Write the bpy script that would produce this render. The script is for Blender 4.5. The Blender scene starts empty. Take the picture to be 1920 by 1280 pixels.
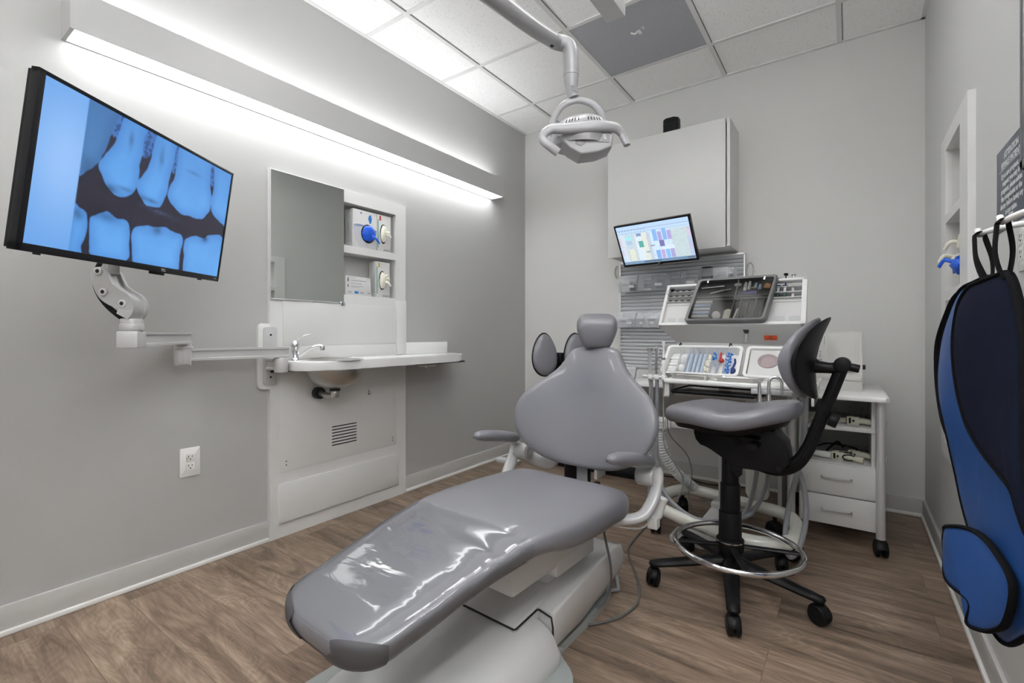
import bpy, bmesh, math, random
import numpy as np
from mathutils import Vector, Matrix, Euler, noise
random.seed(7)
PI = math.pi
S = bpy.context.scene
COL = S.collection

# ------------------------------------------------------------------ camera
YAW = math.radians(35.46)
cam_data = bpy.data.cameras.new('camera')
cam_data.sensor_width = 36.0
cam_data.lens = 890.0 / 1920.0 * 36.0
cam_data.shift_y = -15.5 / 1920.0
cam_data.clip_start = 0.02
cam = bpy.data.objects.new('camera', cam_data)
COL.objects.link(cam)
cam.location = (0.0, 0.0, 1.0)
cam.rotation_euler = (PI / 2, 0.0, YAW)
S.camera = cam

# ------------------------------------------------------------------ exposure and world
S.view_settings.view_transform = 'Standard'
S.view_settings.look = 'None'
S.view_settings.gamma = 1.0
S.view_settings.use_curve_mapping = False
S.view_settings.exposure = 1.42
wd = bpy.data.worlds.new('world')
S.world = wd
wd.use_nodes = True
wd.node_tree.nodes['Background'].inputs[0].default_value = (0.9, 0.95, 1.0, 1)
wd.node_tree.nodes['Background'].inputs[1].default_value = 0.3

S.cycles.diffuse_bounces = 8
S.cycles.max_bounces = 14
S.cycles.transparent_max_bounces = 16
# room extents (metres)
XL, XR, YB, YF, ZC = -2.29, 0.333, 3.41, -1.10, 2.72
STRIP_UP, STRIP_DOWN, FILL_PANEL = 3.6, 3.9, 4.8
FILL_UP, FILL_DOWN = 32.0, 11.0      # lens emission: left strip, then the added ceiling and right-wall fill lights

# ------------------------------------------------------------------ materials
def nt(name):
    m = bpy.data.materials.new(name)
    m.use_nodes = True
    return m, m.node_tree.nodes, m.node_tree.links, m.node_tree.nodes['Principled BSDF']

def mat(name, col, rough=0.5, metal=0.0, bump=0.0, bscale=60.0, var=0.04, vscale=3.0, coat=0.0, trans=0.0, alpha=1.0, emit=None, estr=0.0, spec=None, sheen=0.0):
    m, N, L, P = nt(name)
    tc = N.new('ShaderNodeTexCoord')
    nz = N.new('ShaderNodeTexNoise')
    nz.inputs['Scale'].default_value = vscale
    nz.inputs['Detail'].default_value = 3
    L.new(tc.outputs['Object'], nz.inputs['Vector'])
    mx = N.new('ShaderNodeMixRGB')
    mx.inputs[1].default_value = (*[max(0, c * (1 - var)) for c in col], 1)
    mx.inputs[2].default_value = (*[min(1, c * (1 + var)) for c in col], 1)
    L.new(nz.outputs[0], mx.inputs[0])
    L.new(mx.outputs[0], P.inputs['Base Color'])
    P.inputs['Roughness'].default_value = rough
    P.inputs['Metallic'].default_value = metal
    P.inputs['Coat Weight'].default_value = coat
    P.inputs['Transmission Weight'].default_value = trans
    P.inputs['Alpha'].default_value = alpha
    if spec is not None:
        P.inputs['Specular IOR Level'].default_value = spec
    if emit:
        P.inputs['Emission Color'].default_value = (*emit, 1)
        P.inputs['Emission Strength'].default_value = estr
    if bump:
        n2 = N.new('ShaderNodeTexNoise')
        n2.inputs['Scale'].default_value = bscale
        n2.inputs['Detail'].default_value = 2
        L.new(tc.outputs['Object'], n2.inputs['Vector'])
        b = N.new('ShaderNodeBump')
        b.inputs['Strength'].default_value = bump
        b.inputs['Distance'].default_value = 0.002
        L.new(n2.outputs[0], b.inputs['Height'])
        L.new(b.outputs[0], P.inputs['Normal'])
    return m

def emis(name, col, s):
    m = bpy.data.materials.new(name)
    m.use_nodes = True
    N = m.node_tree.nodes
    N.remove(N['Principled BSDF'])
    e = N.new('ShaderNodeEmission')
    e.inputs[0].default_value = (*col, 1)
    e.inputs[1].default_value = s
    m.node_tree.links.new(e.outputs[0], N['Material Output'].inputs[0])
    return m

def wood_floor():
    m, N, L, P = nt('oak_planks')
    tc = N.new('ShaderNodeTexCoord')
    br = N.new('ShaderNodeTexBrick')
    br.offset = 0.37
    br.inputs['Scale'].default_value = 1.0
    br.inputs['Brick Width'].default_value = 1.22
    br.inputs['Row Height'].default_value = 0.18
    br.inputs['Mortar Size'].default_value = 0.0011
    br.inputs['Mortar Smooth'].default_value = 0.2
    br.inputs['Color1'].default_value = (0.0, 0.0, 0.0, 1)
    br.inputs['Color2'].default_value = (1, 1, 1, 1)
    br.inputs['Mortar'].default_value = (0.5, 0.5, 0.5, 1)
    L.new(tc.outputs['Object'], br.inputs['Vector'])
    # per plank offset of the grain
    add = N.new('ShaderNodeVectorMath'); add.operation = 'MULTIPLY_ADD'
    add.inputs[1].default_value = (1, 1, 1)
    sc = N.new('ShaderNodeVectorMath'); sc.operation = 'SCALE'; sc.inputs['Scale'].default_value = 13.0
    L.new(br.outputs['Color'], sc.inputs[0])
    L.new(tc.outputs['Object'], add.inputs[0]); L.new(sc.outputs[0], add.inputs[2])
    mp = N.new('ShaderNodeMapping'); mp.inputs['Scale'].default_value = (0.9, 5.5, 1.0)
    L.new(add.outputs[0], mp.inputs['Vector'])
    n1 = N.new('ShaderNodeTexNoise'); n1.inputs['Scale'].default_value = 1.9; n1.inputs['Detail'].default_value = 9; n1.inputs['Roughness'].default_value = 0.58; n1.inputs['Distortion'].default_value = 1.8
    L.new(mp.outputs[0], n1.inputs['Vector'])
    cr = N.new('ShaderNodeValToRGB')
    e = cr.color_ramp.elements
    e[0].position = 0.28; e[0].color = (0.120, 0.082, 0.057, 1)
    e[1].position = 0.74; e[1].color = (0.405, 0.305, 0.225, 1)
    x = e.new(0.5); x.color = (0.262, 0.188, 0.136, 1)
    L.new(n1.outputs[0], cr.inputs[0])
    mpf = N.new('ShaderNodeMapping'); mpf.inputs['Scale'].default_value = (1.1, 4.2, 1.0)
    L.new(add.outputs[0], mpf.inputs['Vector'])
    nf_ = N.new('ShaderNodeTexNoise'); nf_.inputs['Scale'].default_value = 1.5; nf_.inputs['Detail'].default_value = 2.5; nf_.inputs['Distortion'].default_value = 0.6
    L.new(mpf.outputs[0], nf_.inputs['Vector'])
    ms = N.new('ShaderNodeMath'); ms.operation = 'MULTIPLY'; ms.inputs[1].default_value = 150.0; L.new(nf_.outputs[0], ms.inputs[0])
    sn = N.new('ShaderNodeMath'); sn.operation = 'SINE'; L.new(ms.outputs[0], sn.inputs[0])
    rf = N.new('ShaderNodeMapRange'); rf.inputs[1].default_value = -1; rf.inputs[2].default_value = 1; rf.inputs[3].default_value = 0.88; rf.inputs[4].default_value = 1.05
    L.new(sn.outputs[0], rf.inputs[0])
    mp2 = N.new('ShaderNodeMapping'); mp2.inputs['Scale'].default_value = (1.6, 26.0, 1.0)
    L.new(add.outputs[0], mp2.inputs['Vector'])
    n2 = N.new('ShaderNodeTexNoise'); n2.inputs['Scale'].default_value = 6.0; n2.inputs['Detail'].default_value = 4
    L.new(mp2.outputs[0], n2.inputs['Vector'])
    r2 = N.new('ShaderNodeMapRange'); r2.inputs[1].default_value = .3; r2.inputs[2].default_value = .7; r2.inputs[3].default_value = 0.78; r2.inputs[4].default_value = 1.12
    L.new(n2.outputs[0], r2.inputs[0])
    mu = N.new('ShaderNodeMixRGB'); mu.blend_type = 'MULTIPLY'; mu.inputs[0].default_value = 1
    L.new(cr.outputs[0], mu.inputs[1]); L.new(r2.outputs[0], mu.inputs[2])
    # plank to plank tone
    r3 = N.new('ShaderNodeMapRange'); r3.inputs[3].default_value = 0.80; r3.inputs[4].default_value = 1.14
    L.new(br.outputs['Color'], r3.inputs[0])
    m3 = N.new('ShaderNodeMixRGB'); m3.blend_type = 'MULTIPLY'; m3.inputs[0].default_value = 1
    L.new(mu.outputs[0], m3.inputs[1]); L.new(r3.outputs[0], m3.inputs[2])
    # knots
    mp4 = N.new('ShaderNodeMapping'); mp4.inputs['Scale'].default_value = (1.3, 3.4, 1.0)
    L.new(add.outputs[0], mp4.inputs['Vector'])
    vo = N.new('ShaderNodeTexVoronoi'); vo.inputs['Scale'].default_value = 1.6
    L.new(mp4.outputs[0], vo.inputs['Vector'])
    r4 = N.new('ShaderNodeMapRange'); r4.inputs[1].default_value = 0.015; r4.inputs[2].default_value = 0.10; r4.inputs[3].default_value = 0.5; r4.inputs[4].default_value = 1.0
    L.new(vo.outputs[0], r4.inputs[0])
    m4 = N.new('ShaderNodeMixRGB'); m4.blend_type = 'MULTIPLY'; m4.inputs[0].default_value = 1
    mfig = N.new('ShaderNodeMixRGB'); mfig.blend_type = 'MULTIPLY'; mfig.inputs[0].default_value = 1
    L.new(m3.outputs[0], mfig.inputs[1]); L.new(rf.outputs[0], mfig.inputs[2])
    L.new(mfig.outputs[0], m4.inputs[1]); L.new(r4.outputs[0], m4.inputs[2])
    m5 = N.new('ShaderNodeMixRGB'); m5.inputs[2].default_value = (0.10, 0.07, 0.05, 1)
    f5 = N.new('ShaderNodeMath'); f5.operation = 'MULTIPLY'; f5.inputs[1].default_value = 0.6
    L.new(br.outputs['Fac'], f5.inputs[0]); L.new(f5.outputs[0], m5.inputs[0]); L.new(m4.outputs[0], m5.inputs[1])
    L.new(m5.outputs[0], P.inputs['Base Color'])
    P.inputs['Roughness'].default_value = 0.42
    P.inputs['Specular IOR Level'].default_value = 0.35
    b = N.new('ShaderNodeBump'); b.inputs['Strength'].default_value = 0.25; b.inputs['Distance'].default_value = 0.001
    L.new(n2.outputs[0], b.inputs['Height']); L.new(b.outputs[0], P.inputs['Normal'])
    return m

def ceiling_tile():
    m, N, L, P = nt('ceiling_tile')
    tc = N.new('ShaderNodeTexCoord')
    vo = N.new('ShaderNodeTexVoronoi'); vo.inputs['Scale'].default_value = 140.0
    L.new(tc.outputs['Object'], vo.inputs['Vector'])
    rs = N.new('ShaderNodeSeparateColor'); L.new(vo.outputs['Color'], rs.inputs[0])
    a = N.new('ShaderNodeMath'); a.operation = 'LESS_THAN'; a.inputs[1].default_value = 0.22
    L.new(vo.outputs['Distance'], a.inputs[0])
    c = N.new('ShaderNodeMath'); c.operation = 'LESS_THAN'; c.inputs[1].default_value = 0.42
    L.new(rs.outputs[0], c.inputs[0])
    d = N.new('ShaderNodeMath'); d.operation = 'MULTIPLY'
    L.new(a.outputs[0], d.inputs[0]); L.new(c.outputs[0], d.inputs[1])
    mx = N.new('ShaderNodeMixRGB'); mx.inputs[1].default_value = (0.93, 0.93, 0.92, 1); mx.inputs[2].default_value = (0.45, 0.45, 0.44, 1)
    L.new(d.outputs[0], mx.inputs[0]); L.new(mx.outputs[0], P.inputs['Base Color'])
    nz = N.new('ShaderNodeTexNoise'); nz.inputs['Scale'].default_value = 120
    L.new(tc.outputs['Object'], nz.inputs['Vector'])
    b = N.new('ShaderNodeBump'); b.inputs['Strength'].default_value = 0.35; b.inputs['Distance'].default_value = 0.002
    L.new(nz.outputs[0], b.inputs['Height']); L.new(b.outputs[0], P.inputs['Normal'])
    P.inputs['Roughness'].default_value = 0.95
    return m

def perforated():
    m, N, L, P = nt('perforated_sheet')
    tc = N.new('ShaderNodeTexCoord')
    mp = N.new('ShaderNodeMapping'); mp.inputs['Rotation'].default_value = (0, 0, PI / 4)
    L.new(tc.outputs['Object'], mp.inputs['Vector'])
    sc = N.new('ShaderNodeVectorMath'); sc.operation = 'SCALE'; sc.inputs['Scale'].default_value = 165.0
    L.new(mp.outputs[0], sc.inputs[0])
    fr = N.new('ShaderNodeVectorMath'); fr.operation = 'FRACTION'; L.new(sc.outputs[0], fr.inputs[0])
    sb = N.new('ShaderNodeVectorMath'); sb.operation = 'SUBTRACT'; sb.inputs[1].default_value = (.5, .5, 0)
    L.new(fr.outputs[0], sb.inputs[0])
    ml = N.new('ShaderNodeVectorMath'); ml.operation = 'MULTIPLY'; ml.inputs[1].default_value = (1, 1, 0); L.new(sb.outputs[0], ml.inputs[0])
    ln = N.new('ShaderNodeVectorMath'); ln.operation = 'LENGTH'; L.new(ml.outputs[0], ln.inputs[0])
    lt = N.new('ShaderNodeMath'); lt.operation = 'LESS_THAN'; lt.inputs[1].default_value = 0.36; L.new(ln.outputs['Value'], lt.inputs[0])
    mx = N.new('ShaderNodeMixRGB'); mx.inputs[1].default_value = (0.56, 0.57, 0.61, 1); mx.inputs[2].default_value = (0.16, 0.16, 0.18, 1)
    L.new(lt.outputs[0], mx.inputs[0]); L.new(mx.outputs[0], P.inputs['Base Color'])
    P.inputs['Roughness'].default_value = 0.5
    return m

def vcol_emit(name, s, gloss=0.12):
    m, N, L, P = nt(name)
    a = N.new('ShaderNodeVertexColor'); a.layer_name = 'Col'
    P.inputs['Base Color'].default_value = (0.01, 0.01, 0.012, 1)
    P.inputs['Roughness'].default_value = gloss + 0.15
    L.new(a.outputs[0], P.inputs['Emission Color'])
    P.inputs['Emission Strength'].default_value = s
    return m

def clear_film(name, tint=(0.97, 0.97, 0.98), rough=0.06, ior=1.45, bump=0.25, bscale=9.0, base=0.0, haze=0.0):
    """thin clear plastic: transparent with a fresnel gloss"""
    m = bpy.data.materials.new(name); m.use_nodes = True
    N, L = m.node_tree.nodes, m.node_tree.links
    N.remove(N['Principled BSDF'])
    tr = N.new('ShaderNodeBsdfTransparent'); tr.inputs[0].default_value = (*tint, 1)
    gl = N.new('ShaderNodeBsdfGlossy'); gl.inputs['Roughness'].default_value = rough
    fr = N.new('ShaderNodeFresnel'); fr.inputs[0].default_value = ior
    mx = N.new('ShaderNodeMixShader')
    tc = N.new('ShaderNodeTexCoord'); mp = N.new('ShaderNodeMapping'); mp.inputs['Scale'].default_value = (1.0, 2.6, 1.0)
    nz = N.new('ShaderNodeTexNoise'); nz.inputs['Scale'].default_value = bscale; nz.inputs['Detail'].default_value = 2; nz.inputs['Distortion'].default_value = 1.0
    L.new(tc.outputs['Object'], mp.inputs[0]); L.new(mp.outputs[0], nz.inputs['Vector'])
    b = N.new('ShaderNodeBump'); b.inputs['Strength'].default_value = bump; b.inputs['Distance'].default_value = 0.01
    L.new(nz.outputs[0], b.inputs['Height']); L.new(b.outputs[0], gl.inputs['Normal']); L.new(b.outputs[0], fr.inputs['Normal'])
    if base > 0:
        ad = N.new('ShaderNodeMath'); ad.operation = 'ADD'; ad.inputs[1].default_value = base; ad.use_clamp = True
        L.new(fr.outputs[0], ad.inputs[0]); L.new(ad.outputs[0], mx.inputs[0])
    else:
        L.new(fr.outputs[0], mx.inputs[0])
    under = tr.outputs[0]
    if haze > 0:
        df = N.new('ShaderNodeBsdfDiffuse'); df.inputs[0].default_value = (0.80, 0.81, 0.86, 1)
        hz = N.new('ShaderNodeMixShader'); hz.inputs[0].default_value = haze
        L.new(tr.outputs[0], hz.inputs[1]); L.new(df.outputs[0], hz.inputs[2]); under = hz.outputs[0]
    L.new(under, mx.inputs[1]); L.new(gl.outputs[0], mx.inputs[2])
    L.new(mx.outputs[0], N['Material Output'].inputs[0])
    return m

def bin_plastic(name, fac=0.35, tint=(0.8, 0.83, 0.87)):
    """frosted translucent plastic"""
    m = bpy.data.materials.new(name); m.use_nodes = True
    N, L = m.node_tree.nodes, m.node_tree.links
    P = N['Principled BSDF']
    P.inputs['Base Color'].default_value = (*tint, 1); P.inputs['Roughness'].default_value = 0.15
    tr = N.new('ShaderNodeBsdfTransparent'); tr.inputs[0].default_value = (0.985, 0.99, 0.995, 1)
    lw = N.new('ShaderNodeLayerWeight'); lw.inputs[0].default_value = 0.45
    ad = N.new('ShaderNodeMath'); ad.operation = 'ADD'; ad.inputs[1].default_value = fac; ad.use_clamp = True
    L.new(lw.outputs['Facing'], ad.inputs[0])
    mx = N.new('ShaderNodeMixShader')
    L.new(ad.outputs[0], mx.inputs[0]); L.new(tr.outputs[0], mx.inputs[1]); L.new(P.outputs[0], mx.inputs[2])
    L.new(mx.outputs[0], N['Material Output'].inputs[0])
    return m

M = {}
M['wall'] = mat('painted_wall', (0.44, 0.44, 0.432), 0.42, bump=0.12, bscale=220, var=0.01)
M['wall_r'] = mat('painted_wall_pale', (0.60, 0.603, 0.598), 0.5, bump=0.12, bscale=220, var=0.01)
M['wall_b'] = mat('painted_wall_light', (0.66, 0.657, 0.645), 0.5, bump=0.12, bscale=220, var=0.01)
M['floor'] = wood_floor()
M['tile'] = ceiling_tile()
M['grid'] = mat('grid_white', (0.72, 0.72, 0.71), 0.5)
M['gap_shade'] = mat('grid_gap_shade_grey', (0.22, 0.22, 0.22), 0.7)
M['base'] = mat('baseboard_grey', (0.52, 0.515, 0.50), 0.5)
M['caulk'] = mat('white_shoe_trim', (0.78, 0.77, 0.75), 0.5)
M['white'] = mat('white_laminate', (0.70, 0.70, 0.69), 0.35, var=0.01)
M['whitecab'] = mat('white_cabinet', (0.66, 0.66, 0.65), 0.4, var=0.01)
M['gloss'] = mat('white_gloss', (0.80, 0.80, 0.79), 0.18, coat=0.4, var=0.01)
M['pwhite'] = mat('white_plastic', (0.72, 0.72, 0.70), 0.4, var=0.01)
M['housing'] = mat('silver_housing', (0.46, 0.46, 0.465), 0.4, var=0.01)
M['chairshell'] = mat('chair_shell_grey', (0.62, 0.615, 0.61), 0.25, coat=0.3, var=0.01)
M['offwhite'] = mat('off_white_case', (0.60, 0.59, 0.565), 0.45, var=0.01)
M['cream'] = mat('cream_plastic', (0.60, 0.59, 0.48), 0.42)
M['ivory'] = mat('ivory_metal', (0.74, 0.74, 0.68), 0.3, coat=0.3)
M['greyplastic'] = mat('light_grey_plastic', (0.42, 0.42, 0.43), 0.38)
M['lightgrey'] = mat('grey_white_enamel', (0.34, 0.34, 0.35), 0.28, coat=0.2)
M['platgrey'] = mat('grey_green_plastic', (0.36, 0.39, 0.38), 0.35)
M['alu'] = mat('aluminium', (0.70, 0.70, 0.71), 0.38, metal=0.55)
M['armwhite'] = mat('silver_white_enamel', (0.52, 0.52, 0.52), 0.33, metal=0.15)
M['steel'] = mat('brushed_steel', (0.50, 0.49, 0.47), 0.28, metal=1.0)
M['chrome'] = mat('chrome', (0.80, 0.80, 0.82), 0.07, metal=1.0, var=0)
M['mirror'] = mat('mirror_glass', (0.84, 0.87, 0.85), 0.008, metal=1.0, var=0)
M['black'] = mat('black_plastic', (0.007, 0.007, 0.008), 0.42, bump=0.1, bscale=300, spec=0.22)
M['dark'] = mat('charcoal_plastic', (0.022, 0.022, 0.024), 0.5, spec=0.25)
M['bezel'] = mat('black_bezel', (0.010, 0.010, 0.012), 0.3, spec=0.25)
M['slot'] = mat('slot_black', (0.008, 0.008, 0.008), 0.9)
M['vinyl'] = mat('grey_vinyl', (0.195, 0.193, 0.216), 0.40, bump=0.08, bscale=420, var=0.03, coat=0.35)
M['vinylhead'] = mat('grey_vinyl_worn', (0.155, 0.152, 0.168), 0.28, bump=0.08, bscale=420, var=0.03, coat=0.2)
M['vinyldark'] = mat('dark_grey_vinyl', (0.075, 0.072, 0.078), 0.5, bump=0.08, bscale=420, var=0.03)
M['seam'] = mat('grey_stitching', (0.33, 0.32, 0.34), 0.6)
M['hose'] = mat('grey_hose', (0.30, 0.31, 0.33), 0.4)
M['whose'] = mat('white_hose', (0.76, 0.77, 0.78), 0.45)
M['cable'] = mat('grey_cable', (0.13, 0.13, 0.13), 0.5)
M['blue'] = mat('blue_nitrile', (0.01, 0.10, 0.62), 0.35, var=0.25, vscale=40)
M['latex'] = mat('cream_latex', (0.72, 0.70, 0.60), 0.5, var=0.1, vscale=40)
M['card'] = mat('white_card', (0.62, 0.62, 0.62), 0.5, var=0.02)
M['cardgrey'] = mat('printed_grey', (0.33, 0.34, 0.36), 0.6)
M['print'] = mat('dark_print', (0.05, 0.05, 0.06), 0.6)
M['printblue'] = mat('blue_print', (0.03, 0.20, 0.55), 0.5)
M['printpale'] = mat('pale_blue_print', (0.22, 0.30, 0.55), 0.5)
M['printred'] = mat('red_print', (0.45, 0.03, 0.03), 0.5)
M['printgold'] = mat('gold_print', (0.50, 0.38, 0.12), 0.5)
M['printgreen'] = mat('green_print', (0.12, 0.36, 0.30), 0.5)
M['orange'] = mat('orange_label', (0.80, 0.11, 0.03), 0.45)
M['sign'] = mat('slate_blue_sign', (0.085, 0.10, 0.135), 0.4)
M['signwhite'] = mat('sign_lettering', (0.72, 0.73, 0.75), 0.5)
M['apronblue'] = mat('blue_apron_vinyl', (0.020, 0.078, 0.27), 0.36, bump=0.35, bscale=12, var=0.12, vscale=5)
M['apronnavy'] = mat('navy_apron_cloth', (0.006, 0.009, 0.024), 0.85, bump=0.6, bscale=12, var=0.25, vscale=6, spec=0.15)
M['binding'] = mat('black_binding', (0.005, 0.005, 0.006), 0.8, bump=0.4, bscale=400, spec=0.12)
M['bin'] = bin_plastic('frosted_bin', 0.06, (0.90, 0.91, 0.93))
M['clearbin'] = bin_plastic('clear_tub', 0.0, (0.92, 0.94, 0.97))
M['film'] = clear_film('clear_vinyl_cover', rough=0.075, ior=1.5, bump=0.15, bscale=7.0, base=0.03, haze=0.09)
M['smoke'] = clear_film('smoked_lid', tint=(0.78, 0.78, 0.78), rough=0.08, ior=1.15, bump=0.0)
M['lens'] = mat('clear_lens', (0.14, 0.13, 0.13), 0.3, metal=0.4)
M['ledup'] = emis('strip_lens_up', (0.97, 0.985, 1.0), STRIP_UP)
M['leddown'] = emis('strip_lens_down', (0.97, 0.985, 1.0), STRIP_DOWN)
M['fillup'] = emis('fill_lens_up', (0.97, 0.985, 1.0), FILL_UP)
M['filldown'] = emis('fill_lens_down', (0.97, 0.985, 1.0), FILL_DOWN)
M['panel'] = emis('fill_panel_lens', (1.0, 0.985, 0.96), FILL_PANEL)  # lens of the added ceiling fill panels
M['fillpanel2'] = emis('fill_panel_lens_dim', (1.0, 0.985, 0.96), 1.6)
M['perf'] = perforated()
M['slatwall'] = mat('grey_slatwall', (0.66, 0.67, 0.69), 0.38, metal=0.15)
M['pinkring'] = mat('mauve_ring', (0.36, 0.29, 0.30), 0.5)
M['foam'] = mat('white_gauze', (0.75, 0.75, 0.74), 0.9, bump=0.6, bscale=60)
M['bluebits'] = mat('bright_blue_plastic', (0.02, 0.22, 0.70), 0.35)
M['red'] = mat('red_plastic', (0.45, 0.03, 0.03), 0.35)
M['tan'] = mat('tan_plastic', (0.48, 0.25, 0.10), 0.5)
M['purple'] = mat('indigo_plastic', (0.05, 0.04, 0.22), 0.5)
M['paleblue'] = mat('pale_blue_card', (0.42, 0.50, 0.62), 0.5)
M['organ'] = mat('organiser_white', (0.74, 0.74, 0.74), 0.4)
M['hood'] = mat('hood_white_grey', (0.70, 0.70, 0.70), 0.45)
M['cell'] = mat('organiser_cell', (0.60, 0.60, 0.60), 0.5)
M['organg'] = mat('organiser_grey', (0.50, 0.51, 0.52), 0.5)
M['trayin'] = mat('charcoal_tray', (0.035, 0.035, 0.036), 0.5)
M['trayrim'] = mat('grey_tray_rim', (0.14, 0.14, 0.145), 0.3)
M['green'] = mat('dark_green_plastic', (0.03, 0.10, 0.08), 0.4)
M['navy'] = mat('navy_plastic', (0.02, 0.04, 0.16), 0.4)
M['monitorgrey'] = mat('grey_metal_frame', (0.15, 0.155, 0.16), 0.35, metal=0.3)
M['glassgrey'] = mat('grey_glazing', (0.19, 0.20, 0.22), 0.12)
M['brown'] = mat('brown_edge', (0.16, 0.08, 0.04), 0.5)

# ------------------------------------------------------------------ builder
WM = {}
class B:
    def __init__(s):
        s.bm = bmesh.new(); s.mi = 0
    def _mark(s, faces):
        for f in faces: f.material_index = s.mi
    def box(s, lo, hi, bev=0.0, seg=2, R=None, o=None):
        """axis box lo..hi ; optional rotation R about point o"""
        c = [(a + b) / 2 for a, b in zip(lo, hi)]
        r = bmesh.ops.create_cube(s.bm, size=1.0)
        vs = r['verts']
        for v in vs:
            v.co = Vector((c[0] + v.co.x * (hi[0] - lo[0]), c[1] + v.co.y * (hi[1] - lo[1]), c[2] + v.co.z * (hi[2] - lo[2])))
        es = list({e for v in vs for e in v.link_edges})
        if bev > 0:
            m = min(abs(hi[i] - lo[i]) for i in range(3))
            rr = bmesh.ops.bevel(s.bm, geom=es, offset=min(bev, m * 0.49), segments=seg, profile=0.5, affect='EDGES')
        if bev <= 0: new = list({f for v in vs for f in v.link_faces})
        if bev > 0:
            allv = set()
            stack = [rr['verts'][0]] if rr['verts'] else []
            while stack:
                v = stack.pop()
                if v in allv: continue
                allv.add(v)
                for e in v.link_edges: stack.append(e.other_vert(v))
            vs = list(allv)
            new = list({f for v in vs for f in v.link_faces})
        s._mark(new)
        if R is not None:
            oo = Vector(o if o is not None else c)
            for v in vs: v.co = oo + R @ (v.co - oo)
        return s
    def ring_faces(s, rings, caps=(True, True), closed=False):
        V = [[s.bm.verts.new(p) for p in r] for r in rings]
        n = len(V[0]); fs = []
        rng = range(len(V)) if closed else range(len(V) - 1)
        for i in rng:
            a, b = V[i], V[(i + 1) % len(V)]
            for j in range(n):
                k = (j + 1) % n
                try: fs.append(s.bm.faces.new((a[j], a[k], b[k], b[j])))
                except ValueError: pass
        if not closed:
            if caps[0]: fs.append(s.bm.faces.new(list(reversed(V[0]))))
            if caps[1]: fs.append(s.bm.faces.new(V[-1]))
        s._mark(fs)
        return s
    def strip(s, rows, closed_u=False):
        """open sheet of quads from rows of points"""
        V = [[s.bm.verts.new(p) for p in r] for r in rows]; fs = []
        for a, b in zip(V, V[1:]):
            for j in range(len(a) - 1):
                fs.append(s.bm.faces.new((a[j], a[j + 1], b[j + 1], b[j])))
            if closed_u: fs.append(s.bm.faces.new((a[-1], a[0], b[0], b[-1])))
        s._mark(fs); return s
    def tube(s, pts, r, n=12, closed=False, flat=None, up=(0, 0, 1), caps=True, step=None, spin=0.0):
        pts = [Vector(p) for p in pts]
        N = len(pts)
        rs = r if isinstance(r, (list, tuple)) else [r] * N
        T = []
        for i in range(N):
            if closed: t = pts[(i + 1) % N] - pts[i - 1]
            else: t = pts[min(i + 1, N - 1)] - pts[max(i - 1, 0)]
            T.append(t.normalized() if t.length > 1e-9 else Vector((0, 0, 1)))
        u = Vector(up)
        if abs(T[0].dot(u)) > 0.95: u = Vector((1, 0, 0)) if abs(T[0].x) < 0.9 else Vector((0, 1, 0))
        a = (u - T[0] * u.dot(T[0])).normalized()
        rings = []
        for i in range(N):
            a = (a - T[i] * a.dot(T[i])).normalized()
            b = T[i].cross(a)
            ring = []
            for k in range(n):
                th = 2 * PI * k / n + spin
                ca, sa = math.cos(th), math.sin(th)
                if flat: ring.append(pts[i] + a * ca * flat[0] * rs[i] + b * sa * flat[1] * rs[i])
                else: ring.append(pts[i] + a * ca * rs[i] + b * sa * rs[i])
            rings.append(ring)
        return s.ring_faces(rings, (caps, caps), closed)
    def cyl(s, p0, p1, r0, r1=None, n=24, bev=0.0):
        p0, p1 = Vector(p0), Vector(p1); r1 = r0 if r1 is None else r1
        if bev > 0:
            d = (p1 - p0).normalized() * bev
            return s.tube([p0, p0 + d * .3, p0 + d, p1 - d, p1 - d * .3, p1], [r0 - bev, r0 - bev * .3, r0, r1, r1 - bev * .3, r1 - bev], n)
        return s.tube([p0, p1], [r0, r1], n)
    def prism(s, poly, o, U, V, d, bev=0.0, seg=2):
        """polygon poly in plane (o,U,V) extruded by vector d"""
        o, U, V, d = Vector(o), Vector(U), Vector(V), Vector(d)
        a = [s.bm.verts.new(o + U * x + V * y) for x, y in poly]
        b = [s.bm.verts.new(o + U * x + V * y + d) for x, y in poly]
        fs = []
        n = len(poly)
        if U.cross(V).dot(d) > 0: a2, b2 = list(reversed(a)), b
        else: a2, b2 = a, list(reversed(b))
        f0 = s.bm.faces.new(a2); f1 = s.bm.faces.new(b2); fs += [f0, f1]
        for i in range(n):
            j = (i + 1) % n
            q = (a[i], a[j], b[j], b[i]) if U.cross(V).dot(d) > 0 else (a[j], a[i], b[i], b[j])
            fs.append(s.bm.faces.new(q))
        s._mark(fs)
        if bev > 0:
            es = list({e for f in (f0, f1) for e in f.edges})
            r = bmesh.ops.bevel(s.bm, geom=es, offset=bev, segments=seg, profile=0.5, affect='EDGES')
            s._mark(r['faces'])
        return s
    def lathe(s, prof, o, ax=(0, 0, 1), n=32):
        o, ax = Vector(o), Vector(ax).normalized()
        u = Vector((1, 0, 0)) if abs(ax.x) < 0.8 else Vector((0, 1, 0))
        a = (u - ax * u.dot(ax)).normalized(); b = ax.cross(a)
        rings = [[o + ax * z + (a * math.cos(2 * PI * k / n) + b * math.sin(2 * PI * k / n)) * max(r, 1e-4) for k in range(n)] for r, z in prof]
        return s.ring_faces(rings)
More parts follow.
